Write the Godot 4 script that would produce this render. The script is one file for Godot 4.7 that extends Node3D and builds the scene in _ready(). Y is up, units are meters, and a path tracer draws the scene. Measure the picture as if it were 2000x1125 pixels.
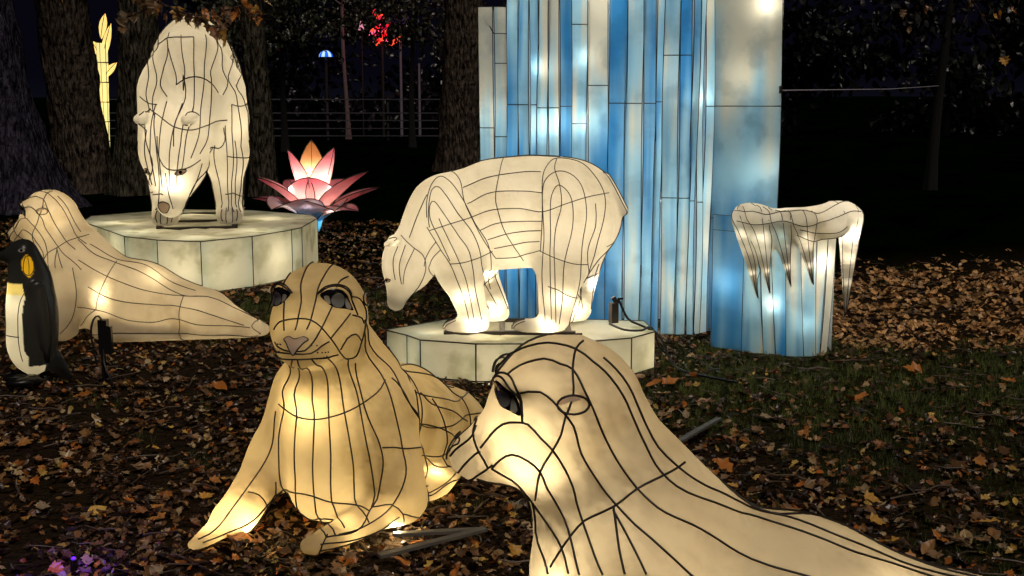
extends Node3D

# ---------------------------------------------------------------- signed-distance bodies
class Body:
	var inv: Array[Transform3D] = []      # into the primitive's own space
	var a := PackedVector3Array()
	var ab := PackedVector3Array()
	var len2 := PackedFloat32Array()
	var ra := PackedFloat32Array()
	var rb := PackedFloat32Array()
	var sc := PackedFloat32Array()
	var kk := PackedFloat32Array()
	var floor_y := -100.0
	var ribs := PackedVector3Array()      # where the wires run, set down by wire()
	var all := PackedInt32Array()
	func cone(p: Vector3, q: Vector3, r1: float, r2: float, k := 0.06, squash := Vector3.ONE) -> void:
		var t := Transform3D(Basis.from_scale(Vector3.ONE / squash), Vector3.ZERO)
		inv.append(t)
		var pa := t * p
		var pb := t * q
		a.append(pa); ab.append(pb - pa); len2.append(maxf((pb - pa).length_squared(), 1e-9))
		ra.append(r1); rb.append(r2); sc.append(minf(squash.x, minf(squash.y, squash.z))); kk.append(k)
		all.append(all.size())
	func ball(c: Vector3, r: Vector3, k := 0.06, rot := Vector3.ZERO) -> void:
		var b := Basis.from_euler(rot) * Basis.from_scale(r)
		inv.append(Transform3D(b, c).affine_inverse())
		a.append(Vector3.ZERO); ab.append(Vector3.ZERO); len2.append(1.0)
		ra.append(1.0); rb.append(1.0); sc.append(minf(r.x, minf(r.y, r.z))); kk.append(k)
		all.append(all.size())
	func one(i: int, p: Vector3) -> float:
		var q := inv[i] * p - a[i]
		var t := clampf(q.dot(ab[i]) / len2[i], 0.0, 1.0)
		return ((q - ab[i] * t).length() - lerpf(ra[i], rb[i], t)) * sc[i]
	func f(p: Vector3, list: PackedInt32Array) -> float:
		var d := 9.0
		for i in list:
			var e := one(i, p)
			var k := kk[i]
			var h := k - absf(d - e)
			d = minf(d, e)
			if h > 0.0:
				d -= h * h / (4.0 * k)
		return maxf(d, floor_y - p.y)
	func near(p: Vector3, reach: float) -> PackedInt32Array:
		var es := PackedFloat32Array()
		var lo := 99.0
		for i in all:
			var e := one(i, p)
			es.append(e); lo = minf(lo, e)
		var out := PackedInt32Array()
		for i in all:
			if es[i] < lo + reach + kk[i]:
				out.append(i)
		return out
	func grad(p: Vector3, list: PackedInt32Array) -> Vector3:
		var e := 0.004
		var n := Vector3(1, -1, -1) * f(p + Vector3(e, -e, -e), list) + Vector3(-1, -1, 1) * f(p + Vector3(-e, -e, e), list)
		n += Vector3(-1, 1, -1) * f(p + Vector3(-e, e, -e), list) + Vector3(1, 1, 1) * f(p + Vector3(e, e, e), list)
		return n.normalized()
	func snap(p: Vector3) -> Vector3:
		for i in 5:
			var list := near(p, 0.08)
			var d := f(p, list)
			if absf(d) < 0.0006:
				break
			p -= grad(p, list) * d
		return p
	func normal_at(p: Vector3) -> Vector3:
		return grad(p, near(p, 0.03))
	func hit(o: Vector3, dir: Vector3) -> Vector3:      # first meeting with the skin, or INF
		var t := 0.0
		for i in 160:
			var d := f(o + dir * t, all)
			if d < 0.0008:
				return o + dir * t
			t += d * 0.75
			if t > 20.0:
				break
		return Vector3.INF

	func skin(lo: Vector3, hi: Vector3, c: float) -> Array:    # surface nets: [vertices, normals, indices]
		var nx := int(ceil((hi.x - lo.x) / c / 4.0)) * 4 + 1
		var ny := int(ceil((hi.y - lo.y) / c / 4.0)) * 4 + 1
		var nz := int(ceil((hi.z - lo.z) / c / 4.0)) * 4 + 1
		var val := PackedFloat32Array()
		val.resize(nx * ny * nz)
		val.fill(50.0)
		var cellv := PackedInt32Array()
		cellv.resize(nx * ny * nz)
		cellv.fill(-1)
		var half := c * 2.0 * sqrt(3.0)
		var blocks := []
		for bx in range(0, nx - 1, 4):
			for by in range(0, ny - 1, 4):
				for bz in range(0, nz - 1, 4):
					var mid := lo + Vector3(bx + 2, by + 2, bz + 2) * c
					if absf(f(mid, all)) > half * 1.25:
						continue
					var list := near(mid, half * 2.0)
					blocks.append([bx, by, bz, list])
					for x in range(bx, bx + 5):
						for y in range(by, by + 5):
							var at := (x * ny + y) * nz
							for z in range(bz, bz + 5):
								if val[at + z] > 40.0:
									val[at + z] = f(lo + Vector3(x, y, z) * c, list)
		var vs := PackedVector3Array()
		var ns := PackedVector3Array()
		var corner := [0, 1, nz, nz + 1, ny * nz, ny * nz + 1, ny * nz + nz, ny * nz + nz + 1]
		var pos := [Vector3(0, 0, 0), Vector3(0, 0, 1), Vector3(0, 1, 0), Vector3(0, 1, 1), Vector3(1, 0, 0), Vector3(1, 0, 1), Vector3(1, 1, 0), Vector3(1, 1, 1)]
		var edges := [[0, 1], [2, 3], [4, 5], [6, 7], [0, 2], [1, 3], [4, 6], [5, 7], [0, 4], [1, 5], [2, 6], [3, 7]]
		for b in blocks:
			for x in range(b[0], b[0] + 4):
				for y in range(b[1], b[1] + 4):
					for z in range(b[2], b[2] + 4):
						var at: int = (x * ny + y) * nz + z
						var mask := 0
						for k in 8:
							if val[at + corner[k]] < 0.0:
								mask |= 1 << k
						if mask == 0 or mask == 255:
							continue
						var sum := Vector3.ZERO
						var n := 0
						for e in edges:
							var d0 := val[at + corner[e[0]]]
							var d1 := val[at + corner[e[1]]]
							if (d0 < 0.0) != (d1 < 0.0):
								sum += (pos[e[0]] as Vector3).lerp(pos[e[1]], d0 / (d0 - d1))
								n += 1
						var p := lo + (Vector3(x, y, z) + sum / n) * c
						var g := grad(p, b[3])
						p -= g * clampf(f(p, b[3]), -c * 0.5, c * 0.5)
						cellv[at] = vs.size()
						vs.append(p); ns.append(g)
		var ix := PackedInt32Array()
		var step := [ny * nz, nz, 1]
		for b in blocks:
			for x in range(b[0], b[0] + 4):
				for y in range(b[1], b[1] + 4):
					for z in range(b[2], b[2] + 4):
						var at: int = (x * ny + y) * nz + z
						var inside := val[at] < 0.0
						for ax in 3:
							if (val[at + step[ax]] < 0.0) == inside:
								continue
							var u: int = step[(ax + 1) % 3]
							var v: int = step[(ax + 2) % 3]
							if at - u - v < 0:
								continue
							var q0 := cellv[at]
							var q1 := cellv[at - u]
							var q2 := cellv[at - u - v]
							var q3 := cellv[at - v]
							if q0 < 0 or q1 < 0 or q2 < 0 or q3 < 0:
								continue
							if inside:
								ix.append_array([q0, q2, q1, q0, q3, q2])
							else:
								ix.append_array([q0, q1, q2, q0, q2, q3])
		return [vs, ns, ix]


# ---------------------------------------------------------------- mesh helpers
class Mb:                                  # collects triangles for ONE mesh
	var v := PackedVector3Array()
	var n := PackedVector3Array()
	var c := PackedColorArray()
	var uv := PackedVector2Array()
	var ix := PackedInt32Array()
	var tint := Color.WHITE
	func add(p: Vector3, nn: Vector3, col: Color, t := Vector2.ZERO) -> int:
		v.append(p); n.append(nn); c.append(col); uv.append(t)
		return v.size() - 1
	func quad(p0: Vector3, p1: Vector3, p2: Vector3, p3: Vector3) -> void:   # flat, corners clockwise seen from its front
		var nn := (p2 - p0).cross(p1 - p0).normalized()
		var i := v.size()
		add(p0, nn, tint, Vector2(0, 0)); add(p1, nn, tint, Vector2(1, 0)); add(p2, nn, tint, Vector2(1, 1)); add(p3, nn, tint, Vector2(0, 1))
		ix.append_array([i, i + 1, i + 2, i, i + 2, i + 3])
	func tri(p0: Vector3, p1: Vector3, p2: Vector3) -> void:
		var nn := (p2 - p0).cross(p1 - p0).normalized()
		var i := v.size()
		add(p0, nn, tint); add(p1, nn, tint); add(p2, nn, tint)
		ix.append_array([i, i + 1, i + 2])
	func box(mid: Vector3, size: Vector3, b := Basis.IDENTITY) -> void:
		var x := b.x * size.x * 0.5
		var y := b.y * size.y * 0.5
		var z := b.z * size.z * 0.5
		for s in [[x, y, z], [y, z, x], [z, x, y]]:
			for sg: float in [1.0, -1.0]:
				var o: Vector3 = mid + s[2] * sg
				var e: Vector3 = s[0] * sg
				quad(o - e + s[1], o + e + s[1], o + e - s[1], o - e - s[1])
	func tube(pts: PackedVector3Array, r: float, sides := 5, r2 := -1.0, caps := true) -> void:
		var m := pts.size()
		if m < 2:
			return
		var side := Vector3.ZERO
		var first := v.size()
		for i in m:
			var t := (pts[mini(i + 1, m - 1)] - pts[maxi(i - 1, 0)]).normalized()
			if side == Vector3.ZERO:
				side = t.cross(Vector3.UP if absf(t.y) < 0.9 else Vector3.RIGHT).normalized()
			side = (side - t * side.dot(t)).normalized()
			var up := t.cross(side)
			var rr := r if r2 < 0.0 else lerpf(r, r2, float(i) / (m - 1))
			for s in sides:
				var w := TAU * s / sides
				var d := side * cos(w) + up * sin(w)
				add(pts[i] + d * rr, d, tint, Vector2(float(s) / sides, i))
		for i in m - 1:
			for s in sides:
				var p := first + i * sides + s
				var q := first + i * sides + (s + 1) % sides
				ix.append_array([p, p + sides, q, q, p + sides, q + sides])
		if caps:
			for s in range(1, sides - 1):
				ix.append_array([first, first + s, first + s + 1])
				var l := first + (m - 1) * sides
				ix.append_array([l, l + s + 1, l + s])
	func mesh(m: Material) -> ArrayMesh:
		for i in range(0, ix.size(), 3):          # every face turned the way its normals point
			var p := v[ix[i]]
			if (v[ix[i + 2]] - p).cross(v[ix[i + 1]] - p).dot(n[ix[i]] + n[ix[i + 1]] + n[ix[i + 2]]) < 0.0:
				var t := ix[i + 1]
				ix[i + 1] = ix[i + 2]
				ix[i + 2] = t
		var arr := []
		arr.resize(Mesh.ARRAY_MAX)
		arr[Mesh.ARRAY_VERTEX] = v
		arr[Mesh.ARRAY_NORMAL] = n
		arr[Mesh.ARRAY_COLOR] = c
		arr[Mesh.ARRAY_TEX_UV] = uv
		arr[Mesh.ARRAY_INDEX] = ix
		var me := ArrayMesh.new()
		me.add_surface_from_arrays(Mesh.PRIMITIVE_TRIANGLES, arr)
		me.surface_set_material(0, m)
		return me


var rng := RandomNumberGenerator.new()
var taken := {}
var M := {}


func rf(a: float, b: float) -> float:
	return rng.randf_range(a, b)


func lin(r: float, g: float, b: float) -> Color:      # a real-world base colour, for albedo_color
	return Color(r, g, b).linear_to_srgb()


func numbered(called: String) -> String:
	if not taken.has(called):
		taken[called] = 0
		return called
	taken[called] += 1
	return "%s_%03d" % [called, taken[called]]


func thing(called: String, label: String, category: String, at := Vector3.ZERO, turn := 0.0, group := "") -> Node3D:
	var o := Node3D.new()
	o.name = numbered(called)
	add_child(o)
	o.position = at
	o.rotation.y = turn
	tag(o, label, category, group)
	return o


func tag(o: Node, label: String, category: String, group := "") -> void:
	o.set_meta("label", label)
	o.set_meta("category", category)
	if group:
		o.set_meta("group", group)


func part(called: String, me: Mesh, parent: Node = null, kind := "") -> MeshInstance3D:
	var o := MeshInstance3D.new()
	o.mesh = me
	if parent:
		var i := 0
		var nm := called
		while parent.has_node(NodePath(nm)):
			i += 1
			nm = "%s_%03d" % [called, i]
		o.name = nm
		parent.add_child(o)
	else:
		o.name = numbered(called)
		add_child(o)
	if kind:
		o.set_meta("kind", kind)
	return o


func lamp(parent: Node3D, p: Vector3, energy: float, col: Color, r := 0.018) -> void:   # one of the bulbs inside a lantern's cloth
	var l := OmniLight3D.new()
	l.name = "bulb_light"
	l.light_energy = energy; l.light_color = col; l.light_size = r; l.omni_range = 12.0; l.omni_attenuation = 2.0
	l.shadow_enabled = true
	l.position = p
	parent.add_child(l, true)


func spline(p: PackedVector3Array, step: float, closed := false) -> PackedVector3Array:
	var out := PackedVector3Array()
	var m := p.size()
	for i in (m if closed else m - 1):
		var p0 := p[(i - 1 + m) % m] if closed or i > 0 else p[0] * 2.0 - p[1]
		var p1 := p[i]
		var p2 := p[(i + 1) % m]
		var p3 := p[(i + 2) % m] if closed or i < m - 2 else p2 * 2.0 - p1
		var cnt := maxi(1, int(ceil(p1.distance_to(p2) / step)))
		for j in cnt:
			out.append(p1.cubic_interpolate(p2, p0, p3, float(j) / cnt))
	out.append(p[0] if closed else p[m - 1])
	return out


func vecs(l: Array) -> PackedVector3Array:
	var o := PackedVector3Array()
	for i in range(0, l.size(), 3):
		o.append(Vector3(l[i], l[i + 1], l[i + 2]))
	return o


func vec_list(l: Array) -> Array:
	var o := []
	for p: Vector3 in l:
		o.append_array([p.x, p.y, p.z])
	return o


func wire(b: Body, mb: Mb, l: Array, r := 0.0042, mirror := false, closed := false, ax := Vector3(1, 1, -1)) -> void:
	var pts := spline(vecs(l), 0.03, closed)
	for i in pts.size():
		pts[i] = b.snap(pts[i])
		pts[i] += b.normal_at(pts[i]) * r * 0.5
	b.ribs.append_array(pts)
	mb.tube(pts, r)
	if mirror:
		for i in pts.size():
			pts[i] = b.snap(pts[i] * ax)
			pts[i] += b.normal_at(pts[i]) * r * 0.5
		b.ribs.append_array(pts)
		mb.tube(pts, r)


func patch(b: Body, c: Vector3, e1: Vector3, e2: Vector3, outline: Array, off: float, m: Material, rings := 4, bulge := 0.0) -> ArrayMesh:
	var flat := PackedVector3Array()
	for i in range(0, outline.size(), 2):
		flat.append(Vector3(outline[i], outline[i + 1], 0))
	var pts := spline(flat, 0.012, true)
	pts.remove_at(pts.size() - 1)
	var mid := Vector3.ZERO
	for p in pts:
		mid += p / pts.size()
	var mb := Mb.new()
	for k in rings + 1:
		for p in pts:
			var w := mid.lerp(p, float(k) / rings)
			var s := b.snap(c + e1 * w.x + e2 * w.y)
			var n := b.normal_at(s)
			mb.add(s + n * (off + bulge * (1.0 - pow(float(k) / rings, 2.0))), n, Color.WHITE)
	var m_ := pts.size()
	for k in rings:
		for i in m_:
			var j := (i + 1) % m_
			mb.ix.append_array([k * m_ + i, (k + 1) * m_ + i, (k + 1) * m_ + j, k * m_ + i, (k + 1) * m_ + j, k * m_ + j])
	return mb.mesh(m)


func outline_wire(b: Body, mb: Mb, c: Vector3, e1: Vector3, e2: Vector3, outline: Array, r: float, off := 0.0, closed := true) -> void:
	var flat := PackedVector3Array()
	for i in range(0, outline.size(), 2):
		flat.append(Vector3(outline[i], outline[i + 1], 0))
	var pts := spline(flat, 0.012, closed)
	for i in pts.size():
		var s := b.snap(c + e1 * pts[i].x + e2 * pts[i].y)
		pts[i] = s + b.normal_at(s) * off
	mb.tube(pts, r)


func skin_mesh(b: Body, lo: Vector3, hi: Vector3, cell: float, m: Material) -> ArrayMesh:
	var s := b.skin(lo, hi, cell)
	var mb := Mb.new()
	mb.v = s[0]; mb.n = s[1]; mb.ix = s[2]
	var pucker := FastNoiseLite.new()          # cloth drawn tight over wire: shallow puckers
	pucker.seed = 9; pucker.frequency = 5.0; pucker.fractal_octaves = 3
	pucker.fractal_type = FastNoiseLite.FRACTAL_RIDGED
	for i in mb.v.size():
		var p := mb.v[i]
		var g := Vector3(pucker.get_noise_3d(p.x + 0.012, p.y, p.z), pucker.get_noise_3d(p.x, p.y + 0.012, p.z), pucker.get_noise_3d(p.x, p.y, p.z + 0.012)) - Vector3.ONE * pucker.get_noise_3dv(p)
		g -= mb.n[i] * g.dot(mb.n[i])
		mb.n[i] = (mb.n[i] - g * 0.55).normalized()
	var cells := {}                            # the cloth sags a little between the wires and creases along them
	for q in b.ribs:
		var key := Vector3i((q / 0.045).floor())
		if not cells.has(key):
			cells[key] = PackedVector3Array()
		cells[key].append(q)
	for i in mb.v.size():
		var p := mb.v[i]
		var key := Vector3i((p / 0.045).floor())
		var best := 0.045
		var to := Vector3.ZERO
		for dx in [-1, 0, 1]:
			for dy in [-1, 0, 1]:
				for dz in [-1, 0, 1]:
					var near_ones: Variant = cells.get(key + Vector3i(dx, dy, dz))
					if near_ones != null:
						for q: Vector3 in near_ones:
							var e := p.distance_to(q)
							if e < best:
								best = e; to = p - q
		var t := best / 0.045
		var n := mb.n[i]
		mb.v[i] = p - n * 0.005 * (1.0 - (1.0 - t) * (1.0 - t))
		to -= n * to.dot(n)
		if t < 1.0 and to.length() > 0.002:
			mb.n[i] = (n + to.normalized() * 0.30 * (1.0 - t)).normalized()
	mb.c.resize(mb.v.size()); mb.c.fill(Color.WHITE)
	mb.uv.resize(mb.v.size())
	return mb.mesh(m)


const WIRE := 0.0032

const SEALS := [[Vector3(0.17, 0, -3.1), PI, 1.0, 0.0, 0.05], [Vector3(-0.72, 0, -4.57), -1.95, 0.975, 0.2, 0.0], [Vector3(-3.1, 0, -8.3), PI, 0.95, 0.0, 0.0]]
const BEARS := [[Vector3(-0.06, 0.24, -7.45), PI, 1.0, true, 0.0, Vector3(0.92, 0.92, 0.92)], [Vector3(-2.96, 0.45, -11.6), -1.36, 1.0, false, -0.42, Vector3(1.64, 1.69, 1.5)]]


# ---------------------------------------------------------------- animals: forward is +x, up +y, the animal's right +z
func seal_head(yaw: float) -> Transform3D:            # head space -> seal space
	var pivot := Vector3(-0.04, 0.8, 0)
	var b := Basis.from_euler(Vector3(0, yaw, 0.6 * yaw))
	return Transform3D(b, pivot - b * pivot)


func seal_body(yaw: float, lift := 0.0) -> Body:
	var b := Body.new()
	b.floor_y = 0.012
	var h := seal_head(yaw)
	var e := Vector3(0, yaw, 0.6 * yaw)
	b.ball(h * Vector3(0.04, 0.88, 0), Vector3(0.19, 0.19, 0.178), 0.1, e)          # skull
	b.ball(h * Vector3(0.09, 0.8, 0), Vector3(0.15, 0.12, 0.165), 0.08, e)           # cheeks
	b.ball(h * Vector3(0.215, 0.765, 0), Vector3(0.125, 0.08, 0.105), 0.045, e + Vector3(0, 0, -0.25))         # muzzle
	for s: float in [1.0, -1.0]:
		b.ball(h * Vector3(0.150, 0.972, 0.094 * s), Vector3(0.058, 0.026, 0.05), 0.035, e + Vector3(0, 0.75 * s, 0))      # brow hoods
	b.cone(h * Vector3(-0.01, 0.85, 0), Vector3(-0.14, 0.57, 0), 0.16, 0.25, 0.08, Vector3(1, 1, 0.78))     # neck
	b.cone(Vector3(-0.13, 0.57, 0), Vector3(-0.15, 0.3, 0), 0.2, 0.21, 0.1)   # chest
	b.cone(Vector3(-0.06, 0.4, 0), Vector3(-0.02, 0.19, 0), 0.17, 0.16, 0.08, Vector3(1, 1, 1.0))
	b.cone(Vector3(-0.2, 0.41, 0), Vector3(-0.6, 0.305 + lift * 0.4, 0), 0.25, 0.225, 0.12)
	b.cone(Vector3(-0.6, 0.305 + lift * 0.4, 0), Vector3(-1.05, 0.185 + lift, 0), 0.225, 0.16, 0.1, Vector3(1, 1, 1.2))
	b.cone(Vector3(-1.05, 0.185 + lift, 0), Vector3(-1.46, 0.06, 0), 0.16, 0.05, 0.08, Vector3(1, 0.9, 1.5))
	b.cone(Vector3(-0.5, 0.06, 0), Vector3(-1.3, 0.03, 0), 0.27, 0.12, 0.06, Vector3(1, 0.35, 1.2))   # skirt under the flank
	b.cone(Vector3(-0.12, 0.52, 0.17), Vector3(-0.06, 0.26, 0.26), 0.12, 0.105, 0.1)
	b.cone(Vector3(-0.06, 0.26, 0.26), Vector3(0.18, 0.075, 0.31), 0.105, 0.08, 0.08)
	b.cone(Vector3(0.18, 0.075, 0.31), Vector3(0.38, 0.025, 0.345), 0.075, 0.04, 0.05, Vector3(1, 0.65, 1))
	b.cone(Vector3(-0.13, 0.5, -0.19), Vector3(-0.1, 0.15, -0.28), 0.13, 0.11, 0.1)
	b.cone(Vector3(-0.08, 0.1, -0.26), Vector3(0.27, 0.045, -0.1), 0.095, 0.055, 0.05, Vector3(1, 0.7, 1))
	return b


func bear_body(cub: bool, yaw: float) -> Body:
	var b := Body.new()
	b.floor_y = 0.004
	b.ball(Vector3(-0.2, 0.77, 0), Vector3(0.5, 0.375, 0.265), 0.08)
	b.ball(Vector3(-0.46, 0.76, 0), Vector3(0.33, 0.345, 0.26), 0.08)
	b.cone(Vector3(0.12, 0.74, 0), Vector3(0.33, 0.73, 0), 0.345, 0.295, 0.1, Vector3(1, 1, 0.76))
	var tz := -0.07 if cub else 0.0
	b.cone(Vector3(-0.67, 1.0, tz), Vector3(-0.79, 0.79, tz), 0.035, 0.035, 0.03)
	var piv := Vector3(0.4, 0.7, 0)
	var hb := Basis(Vector3.UP, yaw)
	var h := Transform3D(hb, piv - hb * piv)
	var e := Vector3(0, yaw, 0)
	b.cone(Vector3(0.36, 0.73, 0), h * Vector3(0.61, 0.47, 0), 0.265, 0.17, 0.08, Vector3(1, 1, 0.85))
	var fat := 0.0 if cub else 0.035
	b.ball(h * Vector3(0.625, 0.42, 0), Vector3(0.165, 0.19 + fat, 0.15 + fat * 1.4), 0.07, e)
	b.cone(h * Vector3(0.665, 0.37, 0), h * Vector3(0.71, 0.17, 0), 0.115 + fat, 0.066 + fat * 0.6, 0.06)
	if not cub:
		b.cone(Vector3(0.3, 0.6, 0), Vector3(0.0, 0.5, 0), 0.22, 0.24, 0.08)
	for s: float in [1.0, -1.0]:
		b.ball(h * Vector3(0.725, 0.585, (0.13 + fat * 0.55) * s), Vector3(0.055, 0.028, 0.05), 0.015, e + Vector3(0, 0, -0.35))
		var fb := (0.0 if s < 0.0 else -0.13) if cub else 0.0
		b.cone(Vector3(0.33, 0.7, 0.13 * s), Vector3(0.28 + fb * 0.6, 0.42, 0.18 * s), 0.19, 0.15, 0.08)
		b.cone(Vector3(0.28 + fb * 0.6, 0.42, 0.18 * s), Vector3(0.18 + fb, 0.1, 0.19 * s), 0.145, 0.095, 0.06, Vector3(1, 1, 0.85))
		b.ball(Vector3(0.24 + fb, 0.04, 0.19 * s), Vector3(0.15, 0.055, 0.085), 0.04)
		var bb := (0.0 if s < 0.0 else -0.17) if cub else -0.06
		b.ball(Vector3(-0.42 + bb * 0.4, 0.66, 0.13 * s), Vector3(0.22, 0.3, 0.17), 0.08)
		b.cone(Vector3(-0.4 + bb * 0.6, 0.52, 0.17 * s), Vector3(-0.34 + bb, 0.1, 0.19 * s), 0.185, 0.105, 0.08, Vector3(1, 1, 0.85))
		b.ball(Vector3(-0.22 + bb, 0.04, 0.19 * s), Vector3(0.16, 0.055, 0.09), 0.04)
	return b


func wires_side_seal(b: Body, mb: Mb) -> void:
	wire(b, mb, [-0.01, 1.06, -0.04, 0.01, 1.05, -0.08, 0.02, 1.01, -0.13, 0.02, 0.95, -0.16, 0.04, 0.9, -0.18, 0.05, 0.86, -0.19, 0.07, 0.82, -0.19, 0.1, 0.76, -0.17, 0.11, 0.66, -0.09], WIRE, true)
	wire(b, mb, [0.21, 0.97, 0.03, 0.19, 1, 0.02, 0.13, 1.05, -0.03, 0.08, 1.06, -0.05, 0.01, 1.05, -0.08, -0.03, 1.02, -0.1, -0.06, 1, -0.11, -0.12, 0.92, -0.12, -0.16, 0.83, -0.12, -0.2, 0.75, -0.14, -0.27, 0.7, -0.15, -0.4, 0.63, -0.09, -0.49, 0.59, -0.05, -0.69, 0.53, -0.11, -0.9, 0.45, -0.06, -1.2, 0.24, -0.05, -1.45, 0.09, -0.01], WIRE, true)
	wire(b, mb, [0.18, 0.99, -0.11, 0.15, 1.01, -0.09, 0.09, 1.03, -0.1, 0.05, 1.02, -0.12, 0.02, 1.01, -0.13, -0.01, 0.96, -0.16, -0.03, 0.92, -0.17, -0.06, 0.84, -0.16, -0.14, 0.72, -0.18, -0.21, 0.67, -0.21, -0.32, 0.6, -0.18, -0.47, 0.52, -0.18, -0.9, 0.36, -0.2, -1.25, 0.17, -0.14, -1.45, 0.07, -0.04], WIRE, true)
	wire(b, mb, [0.16, 0.95, -0.14, 0.13, 0.96, -0.16, 0.1, 0.96, -0.16, 0.07, 0.94, -0.17, 0.05, 0.92, -0.18, 0.02, 0.88, -0.18, -0, 0.81, -0.18, -0.04, 0.74, -0.17, -0.08, 0.69, -0.19, -0.15, 0.63, -0.25, -0.26, 0.53, -0.26, -0.6, 0.36, -0.26, -1, 0.2, -0.2, -1.38, 0.08, -0.1], WIRE, true)
	wire(b, mb, [0.25, 0.8, -0.1, 0.22, 0.84, -0.11, 0.19, 0.87, -0.13, 0.16, 0.88, -0.15, 0.13, 0.88, -0.17, 0.1, 0.85, -0.19, 0.07, 0.82, -0.19, 0.04, 0.77, -0.18, 0.02, 0.72, -0.17, -0, 0.65, -0.18, -0.05, 0.54, -0.29], WIRE, true)
	wire(b, mb, [0.22, 0.75, -0.11, 0.2, 0.78, -0.14, 0.17, 0.8, -0.16, 0.13, 0.79, -0.17, 0.1, 0.76, -0.17, 0.08, 0.71, -0.14, 0.06, 0.67, -0.14, 0.03, 0.61, -0.17, 0, 0.52, -0.24], WIRE, true)
	wire(b, mb, [0.26, 0.85, -0.01, 0.27, 0.83, -0.05, 0.26, 0.8, -0.09, 0.24, 0.77, -0.11, 0.23, 0.75, -0.11], WIRE, true)
	wire(b, mb, [0.28, 0.7, -0.05, 0.26, 0.72, -0.09, 0.24, 0.74, -0.1, 0.22, 0.76, -0.12], WIRE, true)
	wire(b, mb, [0.22, 0.75, -0.11, 0.17, 0.72, -0.11, 0.14, 0.69, -0.08, 0.12, 0.65, -0.06, 0.04, 0.56, -0.16, 0.03, 0.51, -0.21], WIRE, true)
	wire(b, mb, [0.33, 0.76, -0.04, 0.3, 0.8, -0.06, 0.27, 0.82, -0.06, 0.26, 0.84, -0.04], WIRE, true)
	wire(b, mb, [0.31, 0.72, -0.06, 0.29, 0.75, -0.08, 0.26, 0.78, -0.09, 0.25, 0.79, -0.1], WIRE, true)
	wire(b, mb, [0.26, 0.71, -0.08, 0.19, 0.69, -0.04, 0.13, 0.64, -0.03, 0.12, 0.56, 0], WIRE, true)
	wire(b, mb, [-0.27, 0.76, -0.09, -0.24, 0.75, -0.12, -0.2, 0.74, -0.15, -0.14, 0.72, -0.18, -0.08, 0.68, -0.2, -0.01, 0.64, -0.19, 0.02, 0.6, -0.18, 0.07, 0.5, -0.14], WIRE, true)
	wire(b, mb, [-0.08, 0.68, -0.2, -0.09, 0.6, -0.27, -0.1, 0.55, -0.31], WIRE, true)
	wire(b, mb, [-0.08, 0.67, -0.2, -0.12, 0.61, -0.28, -0.15, 0.55, -0.31], WIRE, true)
	wire(b, mb, [0.12, 0.65, -0.07, 0.11, 0.56, -0.06, 0.09, 0.51, -0.12, 0.08, 0.48, -0.14], WIRE, true)
	wire(b, mb, [-0.06, 1.03, -0.08, -0.12, 0.96, -0.09, -0.17, 0.85, -0.09, -0.22, 0.78, -0.11, -0.32, 0.7, -0.1, -0.51, 0.59, 0, -0.69, 0.55, -0.07, -1.0, 0.42, -0.02, -1.3, 0.2, 0], WIRE, true)


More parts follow.
